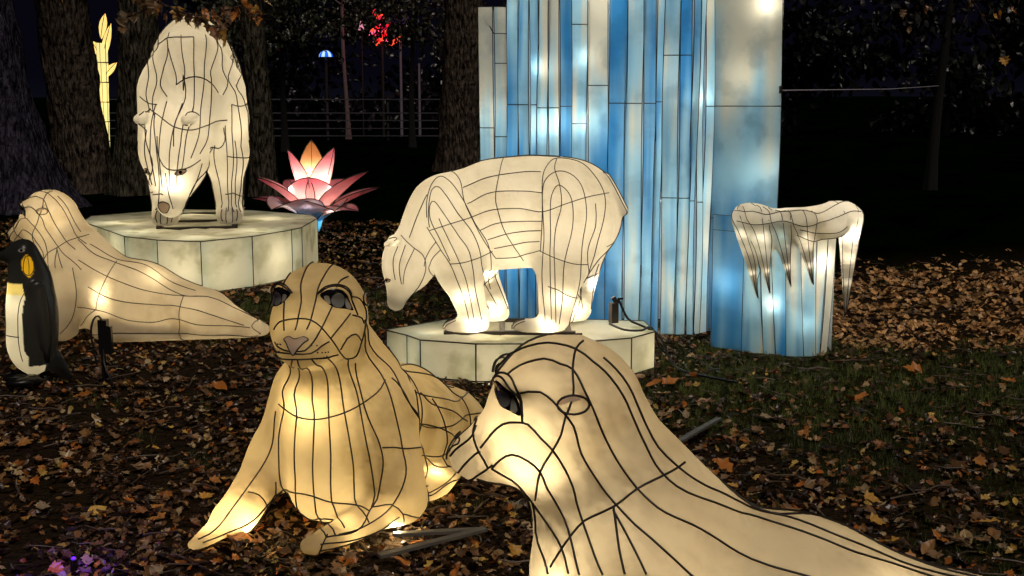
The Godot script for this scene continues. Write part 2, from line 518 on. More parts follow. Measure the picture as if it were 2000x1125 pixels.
func wires_front_seal(b: Body, mb: Mb) -> void:
	wire(b, mb, [0.07, 1.04, 0.09, 0.16, 1.03, 0.06, 0.2, 0.97, 0.04, 0.24, 0.89, 0.02, 0.27, 0.86, -0], WIRE)
	wire(b, mb, [0.02, 1.08, 0.02, 0.11, 1.06, 0, 0.18, 1.02, -0.02, 0.21, 0.96, -0.04, 0.23, 0.91, -0.04, 0.27, 0.86, -0.05], WIRE)
	wire(b, mb, [0.01, 1.07, -0.06, 0.1, 1.05, -0.08, 0.17, 1.01, -0.09, 0.2, 0.95, -0.09, 0.23, 0.9, -0.09, 0.26, 0.87, -0.09], WIRE)
	wire(b, mb, [0.23, 0.85, 0.07, 0.23, 0.88, 0.04, 0.24, 0.9, -0.03, 0.23, 0.9, -0.09, 0.22, 0.87, -0.13, 0.21, 0.83, -0.16, 0.15, 0.76, -0.17, 0.1, 0.73, -0.16], WIRE)
	wire(b, mb, [0.16, 0.94, -0.14, 0.22, 0.87, -0.13, 0.28, 0.83, -0.13, 0.31, 0.8, -0.11, 0.33, 0.8, -0.08, 0.33, 0.8, -0.04, 0.26, 0.81, 0.04], WIRE)
	wire(b, mb, [0.11, 0.91, -0.19, 0.17, 0.86, -0.17, 0.21, 0.83, -0.16], WIRE)
	wire(b, mb, [0.22, 0.82, -0.16, 0.26, 0.81, -0.15, 0.3, 0.79, -0.13, 0.33, 0.79, -0.08, 0.33, 0.79, -0.03, 0.18, 0.77, 0.1], WIRE)
	wire(b, mb, [0.29, 0.77, 0.02, 0.33, 0.77, -0.07, 0.29, 0.77, -0.13, 0.22, 0.76, -0.15, 0.16, 0.76, -0.16], WIRE)
	wire(b, mb, [0.16, 0.78, -0.17, 0.14, 0.82, -0.19, 0.1, 0.83, -0.2, 0.06, 0.8, -0.2], WIRE)
	wire(b, mb, [0.09, 0.97, -0.18, 0.03, 0.95, -0.18, 0, 0.9, -0.2, 0.03, 0.85, -0.21, 0.05, 0.79, -0.2, 0.04, 0.73, -0.17, 0.1, 0.73, -0.16], WIRE)
	wire(b, mb, [0.1, 0.9, -0.19, 0.05, 0.88, -0.2, 0.04, 0.86, -0.21], WIRE)
	wire(b, mb, [0.14, 1.01, -0.15, 0.09, 1.03, -0.14, 0.02, 1.03, -0.13], WIRE)
	wire(b, mb, [0.3, 0.76, 0.01, 0.06, 0.59, 0.14, 0.08, 0.5, 0.13, 0.06, 0.37, 0.17, 0.07, 0.26, 0.17, 0.06, 0.16, 0.16, 0.08, 0.11, 0.09], WIRE)
	wire(b, mb, [0.33, 0.77, -0.07, 0.11, 0.6, 0.06, 0.12, 0.49, 0.05, 0.12, 0.32, 0.07, 0.13, 0.18, 0.06, 0.06, 0.06, 0.05, 0.26, 0.08, -0.15], WIRE)
	wire(b, mb, [0.33, 0.77, -0.09, 0.12, 0.59, -0.02, 0.12, 0.48, -0.03, 0.13, 0.3, -0.02, 0.14, 0.18, -0.03, 0.09, 0.08, -0.03, 0.23, 0.08, -0.17], WIRE)
	wire(b, mb, [0.3, 0.77, -0.13, 0.11, 0.66, -0.08, 0.1, 0.52, -0.08, 0.11, 0.36, -0.09, 0.11, 0.16, -0.09, 0.19, 0.1, -0.19], WIRE)
	wire(b, mb, [0.22, 0.76, -0.15, 0.09, 0.67, -0.12, 0.07, 0.52, -0.13, 0.06, 0.3, -0.16, 0.04, 0.16, -0.15, 0.11, 0.1, -0.25], WIRE)
	wire(b, mb, [0.08, 0.72, -0.16, 0.04, 0.59, -0.17, 0.04, 0.43, -0.2, 0.02, 0.26, -0.22, 0.05, 0.14, -0.23], WIRE)
	wire(b, mb, [0.03, 0.7, -0.16, 0.03, 0.52, -0.2, 0.01, 0.38, -0.25, 0.01, 0.28, -0.26, 0.06, 0.13, -0.23, 0.16, 0.08, -0.22, 0.26, 0.08, -0.15], WIRE)
	wire(b, mb, [0.07, 0.14, 0.19, 0.05, 0.16, 0.17, 0.14, 0.19, 0.01, 0.11, 0.16, -0.09, 0.05, 0.14, -0.16, 0.07, 0.13, -0.23], WIRE)
	wire(b, mb, [0.05, 0.51, 0.17, 0.12, 0.49, 0.05, 0.12, 0.49, -0.05, 0.06, 0.52, -0.15, -0.01, 0.58, -0.23, -0.06, 0.62, -0.24], WIRE)
	wire(b, mb, [0.04, 0.83, -0.21, -0.06, 0.66, -0.21, -0.04, 0.46, -0.3, -0.04, 0.36, -0.32, -0.03, 0.26, -0.34, 0.02, 0.14, -0.3, 0.14, 0.09, -0.24, 0.22, 0.08, -0.18], WIRE)
	wire(b, mb, [0.03, 0.87, -0.2, -0.12, 0.67, -0.21, -0.11, 0.52, -0.32, -0.43, 0.23, -0.22, -0.44, 0.12, -0.23, 0, 0.11, -0.34], WIRE)
	wire(b, mb, [0.01, 0.37, -0.26, -0.04, 0.36, -0.32, -0.42, 0.24, -0.23], WIRE)
	wire(b, mb, [0.29, 0.06, -0.14, 0.09, 0.05, -0.26, 0.01, 0.1, -0.33], WIRE)
	wire(b, mb, [0.3, 0.04, -0.15, 0.17, 0.03, -0.2, 0.07, 0.04, -0.25], WIRE)
	wire(b, mb, [0.25, 0.09, -0.15, 0.29, 0.06, -0.15, 0.3, 0.03, -0.14], WIRE)
	wire(b, mb, [0.05, 0.14, -0.23, 0.02, 0.15, -0.3, 0, 0.11, -0.34, -0.02, 0.06, -0.33], WIRE)
	wire(b, mb, [0.05, 0.48, 0.19, 0.06, 0.33, 0.21, 0.16, 0.19, 0.26, 0.32, 0.07, 0.3, 0.39, 0.05, 0.33], WIRE)
	wire(b, mb, [0.08, 0.2, 0.18, 0.08, 0.12, 0.2, 0.24, 0.06, 0.24, 0.39, 0.04, 0.31], WIRE)
	wire(b, mb, [0.05, 0.15, 0.17, 0.1, 0.07, 0.23, 0.25, 0.01, 0.28, 0.41, 0.02, 0.33], WIRE)
	wire(b, mb, [0.17, 0.18, 0.25, 0.14, 0.16, 0.22, 0.1, 0.1, 0.21, 0.09, 0.09, 0.22], WIRE)
	wire(b, mb, [-0.09, 0.62, -0.25, -0.16, 0.46, -0.33, -0.53, 0.3, -0.27, -0.93, 0.1, -0.21], WIRE)
	wire(b, mb, [-0.44, 0.48, -0.21, -0.52, 0.4, -0.25, -0.89, 0.24, -0.22], WIRE)
	wire(b, mb, [-0.5, 0.44, -0.23, -0.56, 0.26, -0.27, -0.64, 0.1, -0.25], WIRE)
	wire(b, mb, [-0.47, 0.19, -0.21, -0.54, 0.13, -0.24, -0.64, 0.1, -0.25], WIRE)
	wire(b, mb, [-0.12, 0.19, -0.38, -0.56, 0.07, -0.31, -0.72, 0.05, -0.29], WIRE)


func wires_seal_flank(b: Body, mb: Mb) -> void:
	wire(b, mb, [-0.21, 0.73, -0.15, -0.32, 0.63, -0.16, -0.47, 0.56, -0.12, -0.69, 0.48, -0.17, -0.93, 0.34, -0.17, -1.15, 0.3, -0.11], WIRE, true)
	wire(b, mb, [-0.29, 0.7, -0.14, -0.43, 0.59, -0.09, -0.62, 0.55, -0.07, -0.81, 0.44, -0.11, -1.01, 0.36, -0.1], WIRE, true)
	wire(b, mb, [-0.24, 0.6, -0.25, -0.38, 0.5, -0.21, -0.64, 0.4, -0.25, -0.85, 0.34, -0.19, -0.94, 0.33, -0.17, -1.27, 0.22, -0.04, -1.43, 0.13, 0], WIRE, true)
	wire(b, mb, [-0.3, 0.41, -0.26, -0.44, 0.33, -0.25, -0.77, 0.28, -0.24, -0.94, 0.26, -0.22, -1.35, 0.11, -0.12], WIRE, true)
	wire(b, mb, [-0.23, 0.27, -0.29, -0.32, 0.24, -0.21, -0.51, 0.18, -0.23, -0.73, 0.15, -0.21, -0.92, 0.17, -0.22, -1.39, 0.09, -0.11], WIRE, true)
	wire(b, mb, [-0.2, 0.07, -0.24, -0.45, 0.09, -0.31, -0.74, 0.08, -0.26, -0.92, 0.07, -0.22, -1.44, 0.03, -0.09], WIRE, true)
	wire(b, mb, [-0.46, 0.57, -0.1, -0.41, 0.45, -0.22, -0.35, 0.31, -0.23, -0.33, 0.24, -0.21], WIRE, true)
	wire(b, mb, [-0.94, 0.33, -0.17, -0.92, 0.22, -0.22, -0.91, 0.07, -0.22, -0.94, 0.02, -0.21], WIRE, true)
	wire(b, mb, [-0.21, 0.55, -0.29, -0.23, 0.35, -0.3, -0.2, 0.21, -0.32, -0.13, 0.1, -0.38], WIRE, true)
	wire(b, mb, [-0.33, 0.24, -0.21, -0.25, 0.18, -0.19, -0.18, 0.11, -0.12], WIRE, true)
	wire(b, mb, [-1.43, 0.12, 0.04, -1.4, 0.1, -0.1, -1.46, 0.04, -0.09], WIRE, true)


func wires_head_seal(b: Body, mb: Mb) -> void:
	wire(b, mb, [-0.01, 1.06, -0.04, 0.01, 1.05, -0.08, 0.02, 1.01, -0.13, 0.02, 0.95, -0.16, 0.04, 0.9, -0.18, 0.05, 0.86, -0.19, 0.07, 0.82, -0.19, 0.1, 0.76, -0.17, 0.11, 0.66, -0.09], WIRE, true)
	wire(b, mb, [0.21, 0.97, 0.03, 0.19, 1, 0.02, 0.13, 1.05, -0.03, 0.08, 1.06, -0.05, 0.01, 1.05, -0.08, -0.03, 1.02, -0.1, -0.06, 1, -0.11, -0.12, 0.92, -0.12, -0.16, 0.83, -0.12, -0.2, 0.75, -0.14, -0.27, 0.7, -0.15], WIRE, true)
	wire(b, mb, [0.18, 0.99, -0.11, 0.15, 1.01, -0.09, 0.09, 1.03, -0.1, 0.05, 1.02, -0.12, 0.02, 1.01, -0.13, -0.01, 0.96, -0.16, -0.03, 0.92, -0.17, -0.06, 0.84, -0.16, -0.14, 0.72, -0.18, -0.21, 0.67, -0.21], WIRE, true)
	wire(b, mb, [0.16, 0.95, -0.14, 0.13, 0.96, -0.16, 0.1, 0.96, -0.16, 0.07, 0.94, -0.17, 0.05, 0.92, -0.18, 0.02, 0.88, -0.18, -0, 0.81, -0.18, -0.04, 0.74, -0.17, -0.08, 0.69, -0.19, -0.15, 0.63, -0.25, -0.26, 0.53, -0.26], WIRE, true)
	wire(b, mb, [0.25, 0.8, -0.1, 0.22, 0.84, -0.11, 0.19, 0.87, -0.13, 0.16, 0.88, -0.15, 0.13, 0.88, -0.17, 0.1, 0.85, -0.19, 0.07, 0.82, -0.19, 0.04, 0.77, -0.18, 0.02, 0.72, -0.17, -0, 0.65, -0.18, -0.05, 0.54, -0.29], WIRE, true)
	wire(b, mb, [0.22, 0.75, -0.11, 0.2, 0.78, -0.14, 0.17, 0.8, -0.16, 0.13, 0.79, -0.17, 0.1, 0.76, -0.17, 0.08, 0.71, -0.14, 0.06, 0.67, -0.14, 0.03, 0.61, -0.17, 0, 0.52, -0.24], WIRE, true)
	wire(b, mb, [0.26, 0.85, -0.01, 0.27, 0.83, -0.05, 0.26, 0.8, -0.09, 0.24, 0.77, -0.11, 0.23, 0.75, -0.11], WIRE, true)
	wire(b, mb, [0.28, 0.7, -0.05, 0.26, 0.72, -0.09, 0.24, 0.74, -0.1, 0.22, 0.76, -0.12], WIRE, true)
	wire(b, mb, [0.22, 0.75, -0.11, 0.17, 0.72, -0.11, 0.14, 0.69, -0.08, 0.12, 0.65, -0.06, 0.04, 0.56, -0.16, 0.03, 0.51, -0.21], WIRE, true)
	wire(b, mb, [0.33, 0.76, -0.04, 0.3, 0.8, -0.06, 0.27, 0.82, -0.06, 0.26, 0.84, -0.04], WIRE, true)
	wire(b, mb, [0.31, 0.72, -0.06, 0.29, 0.75, -0.08, 0.26, 0.78, -0.09, 0.25, 0.79, -0.1], WIRE, true)
	wire(b, mb, [0.26, 0.71, -0.08, 0.19, 0.69, -0.04, 0.13, 0.64, -0.03, 0.12, 0.56, 0], WIRE, true)
	wire(b, mb, [-0.27, 0.76, -0.09, -0.24, 0.75, -0.12, -0.2, 0.74, -0.15, -0.14, 0.72, -0.18, -0.08, 0.68, -0.2, -0.01, 0.64, -0.19, 0.02, 0.6, -0.18, 0.07, 0.5, -0.14], WIRE, true)
	wire(b, mb, [-0.08, 0.68, -0.2, -0.09, 0.6, -0.27, -0.1, 0.55, -0.31], WIRE, true)
	wire(b, mb, [-0.08, 0.67, -0.2, -0.12, 0.61, -0.28, -0.15, 0.55, -0.31], WIRE, true)
	wire(b, mb, [0.12, 0.65, -0.07, 0.11, 0.56, -0.06, 0.09, 0.51, -0.12, 0.08, 0.48, -0.14], WIRE, true)
	wire(b, mb, [-0.06, 1.03, -0.08, -0.12, 0.96, -0.09, -0.17, 0.85, -0.09, -0.22, 0.78, -0.11], WIRE, true)


func wires_seal_low(b: Body, mb: Mb) -> void:
	wire(b, mb, [-0.23, 0.27, -0.29, -0.32, 0.24, -0.21, -0.51, 0.18, -0.23, -0.73, 0.15, -0.21, -0.92, 0.17, -0.22, -1.39, 0.09, -0.11], WIRE, true)
	wire(b, mb, [-0.2, 0.07, -0.24, -0.45, 0.09, -0.31, -0.74, 0.08, -0.26, -0.92, 0.07, -0.22, -1.44, 0.03, -0.09], WIRE, true)
	wire(b, mb, [-0.94, 0.33, -0.17, -0.92, 0.22, -0.22, -0.91, 0.07, -0.22, -0.94, 0.02, -0.21], WIRE, true)
	wire(b, mb, [-1.43, 0.12, 0.04, -1.4, 0.1, -0.1, -1.46, 0.04, -0.09], WIRE, true)


func wires_bear_rear(b: Body, mb: Mb) -> void:
	wire(b, mb, [0.25, 0.95, -0.19, 0.07, 1.02, -0.19, -0.13, 1.05, -0.18, -0.25, 1.05, -0.18], WIRE, true)
	wire(b, mb, [0.22, 0.85, -0.25, 0.07, 0.92, -0.24, -0.13, 0.93, -0.24, -0.26, 0.92, -0.25], WIRE, true)
	wire(b, mb, [0.14, 0.68, -0.27, 0.01, 0.73, -0.27, -0.26, 0.74, -0.28], WIRE, true)
	wire(b, mb, [0.09, 0.62, -0.25, -0.05, 0.66, -0.26, -0.25, 0.68, -0.28], WIRE, true)
	wire(b, mb, [0.05, 0.56, -0.23, -0.11, 0.59, -0.24, -0.24, 0.61, -0.28], WIRE, true)
	wire(b, mb, [0.04, 0.49, -0.19, -0.11, 0.5, -0.19, -0.24, 0.55, -0.28], WIRE, true)
	wire(b, mb, [-0.02, 1.13, 0.01, 0.02, 1.02, -0.19, 0.04, 0.89, -0.25, 0.02, 0.79, -0.27, -0.02, 0.67, -0.26, -0.11, 0.52, -0.2, -0.14, 0.47, -0.16], WIRE, true)
	wire(b, mb, [-0.25, 0.55, -0.28, -0.26, 0.8, -0.27, -0.26, 1, -0.21, -0.29, 1.08, -0.14, -0.36, 1.13, -0.06, -0.5, 1.11, -0.07, -0.6, 1.02, -0.14, -0.66, 0.9, -0.18, -0.66, 0.77, -0.22, -0.6, 0.54, -0.24, -0.56, 0.38, -0.19, -0.53, 0.19, 0.08, -0.47, 0, 0.13], WIRE, true)
	wire(b, mb, [-0.28, 0.08, -0.27, -0.26, 0.36, -0.26, -0.27, 0.62, -0.29, -0.26, 0.92, -0.25, -0.29, 1.01, -0.2, -0.37, 1.05, -0.17, -0.46, 1.02, -0.19, -0.52, 0.94, -0.24, -0.54, 0.77, -0.28, -0.51, 0.55, -0.31, -0.5, 0.31, -0.25, -0.44, 0.05, -0.2], WIRE, true)
	wire(b, mb, [-0.32, 0.1, -0.28, -0.31, 0.39, -0.3, -0.31, 0.63, -0.31, -0.31, 0.82, -0.28, -0.32, 0.91, -0.26, -0.36, 0.97, -0.24, -0.42, 0.93, -0.26, -0.45, 0.85, -0.28, -0.45, 0.7, -0.31, -0.4, 0.48, -0.32, -0.39, 0.24, -0.29, -0.37, 0.07, -0.27], WIRE, true)
	wire(b, mb, [-0.36, 1.13, -0.06, -0.34, 1.07, -0.16, -0.37, 0.97, -0.24, -0.38, 0.84, -0.29, -0.34, 0.67, -0.31, -0.34, 0.4, -0.31, -0.35, 0.08, -0.28], WIRE, true)
	wire(b, mb, [-0.6, 0.85, -0.24, -0.6, 0.7, -0.26, -0.55, 0.5, -0.28, -0.53, 0.17, 0.09], WIRE, true)
	wire(b, mb, [-0.24, 0.55, -0.28, -0.34, 0.51, -0.32, -0.46, 0.47, -0.32, -0.55, 0.46, -0.26], WIRE, true)
	wire(b, mb, [-0.3, 0.32, -0.28, -0.39, 0.28, -0.3, -0.53, 0.18, 0.08], WIRE, true)
	wire(b, mb, [-0.4, 1.13, 0.02, -0.59, 1.09, 0.01, -0.72, 0.99, -0.01, -0.78, 0.87, -0.01], WIRE, true)
	wire(b, mb, [-0.7, 1.03, -0.06, -0.75, 0.94, -0, -0.8, 0.84, -0.06], WIRE, true)
	wire(b, mb, [-0.81, 0.83, -0.06, -0.8, 0.75, -0.06, -0.75, 0.6, -0.03, -0.68, 0.56, -0.13], WIRE, true)
	wire(b, mb, [-0.82, 0.79, -0.06, -0.77, 0.63, -0.02, -0.69, 0.47, 0.08, -0.65, 0.33, 0.15], WIRE, true)
	wire(b, mb, [-0.74, 0.58, -0.05, -0.67, 0.4, 0.14, -0.64, 0.26, 0.18], WIRE, true)


func wires_bear_side(b: Body, mb: Mb) -> void:
	wire(b, mb, [0.32, 1.04, 0.01, 0.07, 1.12, -0.01, -0.38, 1.14, -0.03], WIRE, true)
	wire(b, mb, [0.48, 0.76, -0.25, 0.48, 0.87, -0.19, 0.45, 0.97, -0.12, 0.4, 1.01, -0.08, 0.33, 0.98, -0.15, 0.25, 0.88, -0.24, 0.18, 0.74, -0.27, 0.09, 0.59, -0.25, 0.07, 0.43, -0.14, 0.08, 0.24, 0.09], WIRE, true)
	wire(b, mb, [0.46, 0.7, -0.27, 0.47, 0.83, -0.23, 0.45, 0.93, -0.16, 0.41, 0.95, -0.16, 0.36, 0.9, -0.21, 0.28, 0.79, -0.29, 0.19, 0.67, -0.28, 0.14, 0.54, -0.25, 0.12, 0.38, -0.21, 0.09, 0.06, 0.1], WIRE, true)
	wire(b, mb, [0.33, 0.49, -0.32, 0.4, 0.64, -0.3, 0.46, 0.77, -0.26, 0.46, 0.85, -0.23, 0.43, 0.86, -0.23, 0.37, 0.79, -0.29, 0.28, 0.66, -0.32, 0.21, 0.55, -0.3, 0.18, 0.39, -0.3, 0.13, 0.09, -0.26], WIRE, true)
	wire(b, mb, [0.4, 0.76, -0.3, 0.34, 0.63, -0.32, 0.27, 0.48, -0.33, 0.22, 0.32, -0.3, 0.18, 0.1, -0.27], WIRE, true)
	wire(b, mb, [0.48, 0.7, -0.26, 0.39, 0.56, -0.3, 0.31, 0.43, -0.33, 0.24, 0.22, -0.28, 0.21, 0.08, -0.27], WIRE, true)
	wire(b, mb, [0.46, 0.68, -0.27, 0.32, 0.73, -0.32, 0.21, 0.76, -0.28, 0.07, 0.81, -0.27, -0.11, 0.82, -0.26, -0.26, 0.8, -0.27, -0.4, 0.85, -0.29, -0.54, 0.89, -0.25, -0.69, 0.91, -0.15], WIRE, true)
	wire(b, mb, [0.33, 0.47, -0.32, 0.24, 0.48, -0.32, 0.12, 0.51, -0.23, 0.06, 0.54, -0.22], WIRE, true)
	wire(b, mb, [0.34, 1.04, 0.01, 0.27, 0.99, -0.15, 0.24, 0.86, -0.24, 0.19, 0.76, -0.28, 0.12, 0.62, -0.26, 0.04, 0.49, -0.19], WIRE, true)
	wire(b, mb, [0.25, 0.95, -0.19, 0.07, 1.02, -0.19, -0.13, 1.05, -0.18, -0.25, 1.05, -0.18], WIRE, true)
	wire(b, mb, [0.22, 0.85, -0.25, 0.07, 0.92, -0.24, -0.13, 0.93, -0.24, -0.26, 0.92, -0.25], WIRE, true)
	wire(b, mb, [0.14, 0.68, -0.27, 0.01, 0.73, -0.27, -0.26, 0.74, -0.28], WIRE, true)
	wire(b, mb, [0.09, 0.62, -0.25, -0.05, 0.66, -0.26, -0.25, 0.68, -0.28], WIRE, true)
	wire(b, mb, [0.05, 0.56, -0.23, -0.11, 0.59, -0.24, -0.24, 0.61, -0.28], WIRE, true)
	wire(b, mb, [0.04, 0.49, -0.19, -0.11, 0.5, -0.19, -0.24, 0.55, -0.28], WIRE, true)
	wire(b, mb, [-0.02, 1.13, 0.01, 0.02, 1.02, -0.19, 0.04, 0.89, -0.25, 0.02, 0.79, -0.27, -0.02, 0.67, -0.26, -0.11, 0.52, -0.2, -0.14, 0.47, -0.16], WIRE, true)
	wire(b, mb, [-0.25, 0.55, -0.28, -0.26, 0.8, -0.27, -0.26, 1, -0.21, -0.29, 1.08, -0.14, -0.36, 1.13, -0.06, -0.5, 1.11, -0.07, -0.6, 1.02, -0.14, -0.66, 0.9, -0.18, -0.66, 0.77, -0.22, -0.6, 0.54, -0.24, -0.56, 0.38, -0.19, -0.53, 0.19, 0.08, -0.47, 0, 0.13], WIRE, true)
	wire(b, mb, [-0.28, 0.08, -0.27, -0.26, 0.36, -0.26, -0.27, 0.62, -0.29, -0.26, 0.92, -0.25, -0.29, 1.01, -0.2, -0.37, 1.05, -0.17, -0.46, 1.02, -0.19, -0.52, 0.94, -0.24, -0.54, 0.77, -0.28, -0.51, 0.55, -0.31, -0.5, 0.31, -0.25, -0.44, 0.05, -0.2], WIRE, true)
	wire(b, mb, [-0.32, 0.1, -0.28, -0.31, 0.39, -0.3, -0.31, 0.63, -0.31, -0.31, 0.82, -0.28, -0.32, 0.91, -0.26, -0.36, 0.97, -0.24, -0.42, 0.93, -0.26, -0.45, 0.85, -0.28, -0.45, 0.7, -0.31, -0.4, 0.48, -0.32, -0.39, 0.24, -0.29, -0.37, 0.07, -0.27], WIRE, true)
	wire(b, mb, [-0.36, 1.13, -0.06, -0.34, 1.07, -0.16, -0.37, 0.97, -0.24, -0.38, 0.84, -0.29, -0.34, 0.67, -0.31, -0.34, 0.4, -0.31, -0.35, 0.08, -0.28], WIRE, true)
	wire(b, mb, [-0.6, 0.85, -0.24, -0.6, 0.7, -0.26, -0.55, 0.5, -0.28, -0.53, 0.17, 0.09], WIRE, true)
	wire(b, mb, [-0.24, 0.55, -0.28, -0.34, 0.51, -0.32, -0.46, 0.47, -0.32, -0.55, 0.46, -0.26], WIRE, true)
	wire(b, mb, [-0.3, 0.32, -0.28, -0.39, 0.28, -0.3, -0.53, 0.18, 0.08], WIRE, true)
	wire(b, mb, [-0.4, 1.13, 0.02, -0.59, 1.09, 0.01, -0.72, 0.99, -0.01, -0.78, 0.87, -0.01], WIRE, true)
	wire(b, mb, [-0.7, 1.03, -0.06, -0.75, 0.94, -0, -0.8, 0.84, -0.06], WIRE, true)
	wire(b, mb, [-0.81, 0.83, -0.06, -0.8, 0.75, -0.06, -0.75, 0.6, -0.03, -0.68, 0.56, -0.13], WIRE, true)
	wire(b, mb, [-0.82, 0.79, -0.06, -0.77, 0.63, -0.02, -0.69, 0.47, 0.08, -0.65, 0.33, 0.15], WIRE, true)
	wire(b, mb, [-0.74, 0.58, -0.05, -0.67, 0.4, 0.14, -0.64, 0.26, 0.18], WIRE, true)
	wire(b, mb, [0.66, 0.63, -0.11, 0.58, 0.56, -0.16, 0.51, 0.5, -0.17, 0.5, 0.4, -0.13, 0.54, 0.3, -0.1, 0.61, 0.21, -0.03, 0.66, 0.13, -0.02], WIRE, true)
	wire(b, mb, [0.68, 0.56, -0.13, 0.71, 0.47, -0.14, 0.7, 0.34, -0.13], WIRE, true)
	wire(b, mb, [0.63, 0.57, -0.15, 0.67, 0.44, -0.16, 0.66, 0.31, -0.13], WIRE, true)
	wire(b, mb, [0.57, 0.55, -0.17, 0.63, 0.42, -0.16, 0.65, 0.31, -0.13], WIRE, true)
	wire(b, mb, [0.48, 0.9, -0.17, 0.53, 0.8, -0.19, 0.6, 0.62, -0.15], WIRE, true)
	wire(b, mb, [0.42, 0.61, -0.29, 0.49, 0.5, -0.18, 0.51, 0.43, -0.14], WIRE, true)
	wire(b, mb, [0.39, 0.56, -0.3, 0.48, 0.42, -0.13, 0.46, 0.34, -0.01], WIRE, true)


func wires_bear_front(b: Body, mb: Mb) -> void:
	wire(b, mb, [0.54, 0.63, 0.23, 0.74, 0.58, 0.14, 0.77, 0.54, 0.07, 0.75, 0.53, -0.02, 0.63, 0.55, -0.1, 0.5, 0.57, -0.2], WIRE)
	wire(b, mb, [0.76, 0.5, 0.18, 0.78, 0.4, 0.17, 0.79, 0.34, 0.13, 0.78, 0.34, 0.03, 0.74, 0.38, -0.05], WIRE)
	wire(b, mb, [0.78, 0.32, 0.14, 0.77, 0.22, 0.13, 0.76, 0.14, 0.11], WIRE)
	wire(b, mb, [0.73, 0.36, -0.06, 0.7, 0.21, 0.01, 0.72, 0.12, 0.06], WIRE)
	wire(b, mb, [0.46, 0.43, -0.12, 0.7, 0.29, -0.04, 0.69, 0.15, 0.04], WIRE)
	wire(b, mb, [0.5, 0.53, -0.18, 0.46, 0.44, -0.17, 0.63, 0.28, -0.06, 0.65, 0.19, 0.01], WIRE)
	wire(b, mb, [0.41, 0.43, -0.27, 0.3, 0.23, -0.27, 0.28, 0.07, -0.26], WIRE)
	wire(b, mb, [0.34, 0.6, -0.32, 0.28, 0.36, -0.32, -0.26, 0.03, -0.28], WIRE)
	wire(b, mb, [0.5, 0.65, -0.23, 0.43, 0.36, -0.23, 0.34, 0.08, -0.22], WIRE)
	wire(b, mb, [0.5, 0.54, -0.19, 0.4, 0.3, -0.19, 0.34, 0.08, -0.18], WIRE)
	wire(b, mb, [0.67, 0.61, 0.19, 0.78, 0.39, 0.18, 0.74, 0.14, 0.19], WIRE)
	wire(b, mb, [0.69, 0.5, 0.25, 0.74, 0.33, 0.21, 0.27, 0.09, 0.24], WIRE)
	wire(b, mb, [0.5, 0.65, -0.23, 0.44, 0.64, -0.28, 0.32, 0.66, -0.32], WIRE)
	wire(b, mb, [0.44, 0.38, -0.19, 0.4, 0.37, -0.27, 0.28, 0.37, -0.33], WIRE)
	wire(b, mb, [0.44, 0.69, 0.29, 0.51, 0.66, 0.24, 0.63, 0.65, 0.18], WIRE)
	wire(b, mb, [0.25, 0.18, 0.27, 0.74, 0.21, 0.2, 0.76, 0.21, 0.16], WIRE)
	wire(b, mb, [0.32, 0.17, -0.17, 0.28, 0.16, -0.25, -0.39, 0.11, -0.28], WIRE)
	wire(b, mb, [0.48, 1, 0.04, 0.59, 0.89, 0.03, 0.63, 0.82, 0.02, 0.66, 0.72, 0.03, 0.64, 0.8, 0.03, 0.68, 0.69, 0.02, 0.76, 0.56, 0.08, 0.8, 0.45, 0.09], WIRE)
	wire(b, mb, [0.5, 0.99, -0.03, 0.61, 0.87, -0.03, 0.64, 0.78, -0.03, 0.68, 0.64, -0.02, 0.77, 0.5, 0.02, 0.79, 0.34, 0.05], WIRE)
	wire(b, mb, [0.41, 1, -0.09, 0.59, 0.87, -0.09, 0.63, 0.75, -0.08, 0.7, 0.55, -0.05, 0.78, 0.39, 0], WIRE)
	wire(b, mb, [0.21, 1.01, -0.15, 0.57, 0.85, -0.13, 0.6, 0.75, -0.12, 0.63, 0.54, -0.1, 0.75, 0.41, -0.05], WIRE)
	wire(b, mb, [0.25, 1.02, 0.12, 0.52, 0.93, 0.11, 0.57, 0.82, 0.14, 0.59, 0.75, 0.16, 0.65, 0.69, 0.12], WIRE)
	wire(b, mb, [0.53, 0.93, 0.11, 0.63, 0.8, 0.07, 0.65, 0.75, 0.07], WIRE)
	wire(b, mb, [0.24, 1, -0.15, 0.51, 0.85, -0.18, 0.52, 0.76, -0.21, 0.55, 0.7, -0.18], WIRE)
	wire(b, mb, [-0.4, 1, -0.22, 0.47, 0.83, -0.23, 0.48, 0.69, -0.26, 0.42, 0.53, -0.28, 0.41, 0.43, -0.27], WIRE)
	wire(b, mb, [-0.42, 0.9, -0.27, 0.44, 0.78, -0.28, 0.41, 0.67, -0.3, 0.34, 0.6, -0.32], WIRE)
	wire(b, mb, [0.18, 0.98, 0.19, 0.54, 0.8, 0.18, 0.56, 0.67, 0.21, 0.69, 0.59, 0.19], WIRE)
	wire(b, mb, [0.09, 0.96, 0.22, 0.47, 0.82, 0.23, 0.5, 0.67, 0.24, 0.69, 0.5, 0.25], WIRE)
	wire(b, mb, [0.2, 0.96, 0.19, 0.42, 0.99, 0.12, 0.5, 0.99, 0.04, 0.5, 0.99, -0.03], WIRE)
	wire(b, mb, [0.28, 0.99, -0.14, 0.08, 1.01, -0.19, -0.41, 1.03, -0.2], WIRE)
	wire(b, mb, [0.65, 0.75, 0.07, 0.65, 0.78, 0.02, 0.64, 0.79, -0.03, 0.62, 0.78, -0.08, 0.6, 0.75, -0.13, 0.58, 0.71, -0.16], WIRE)


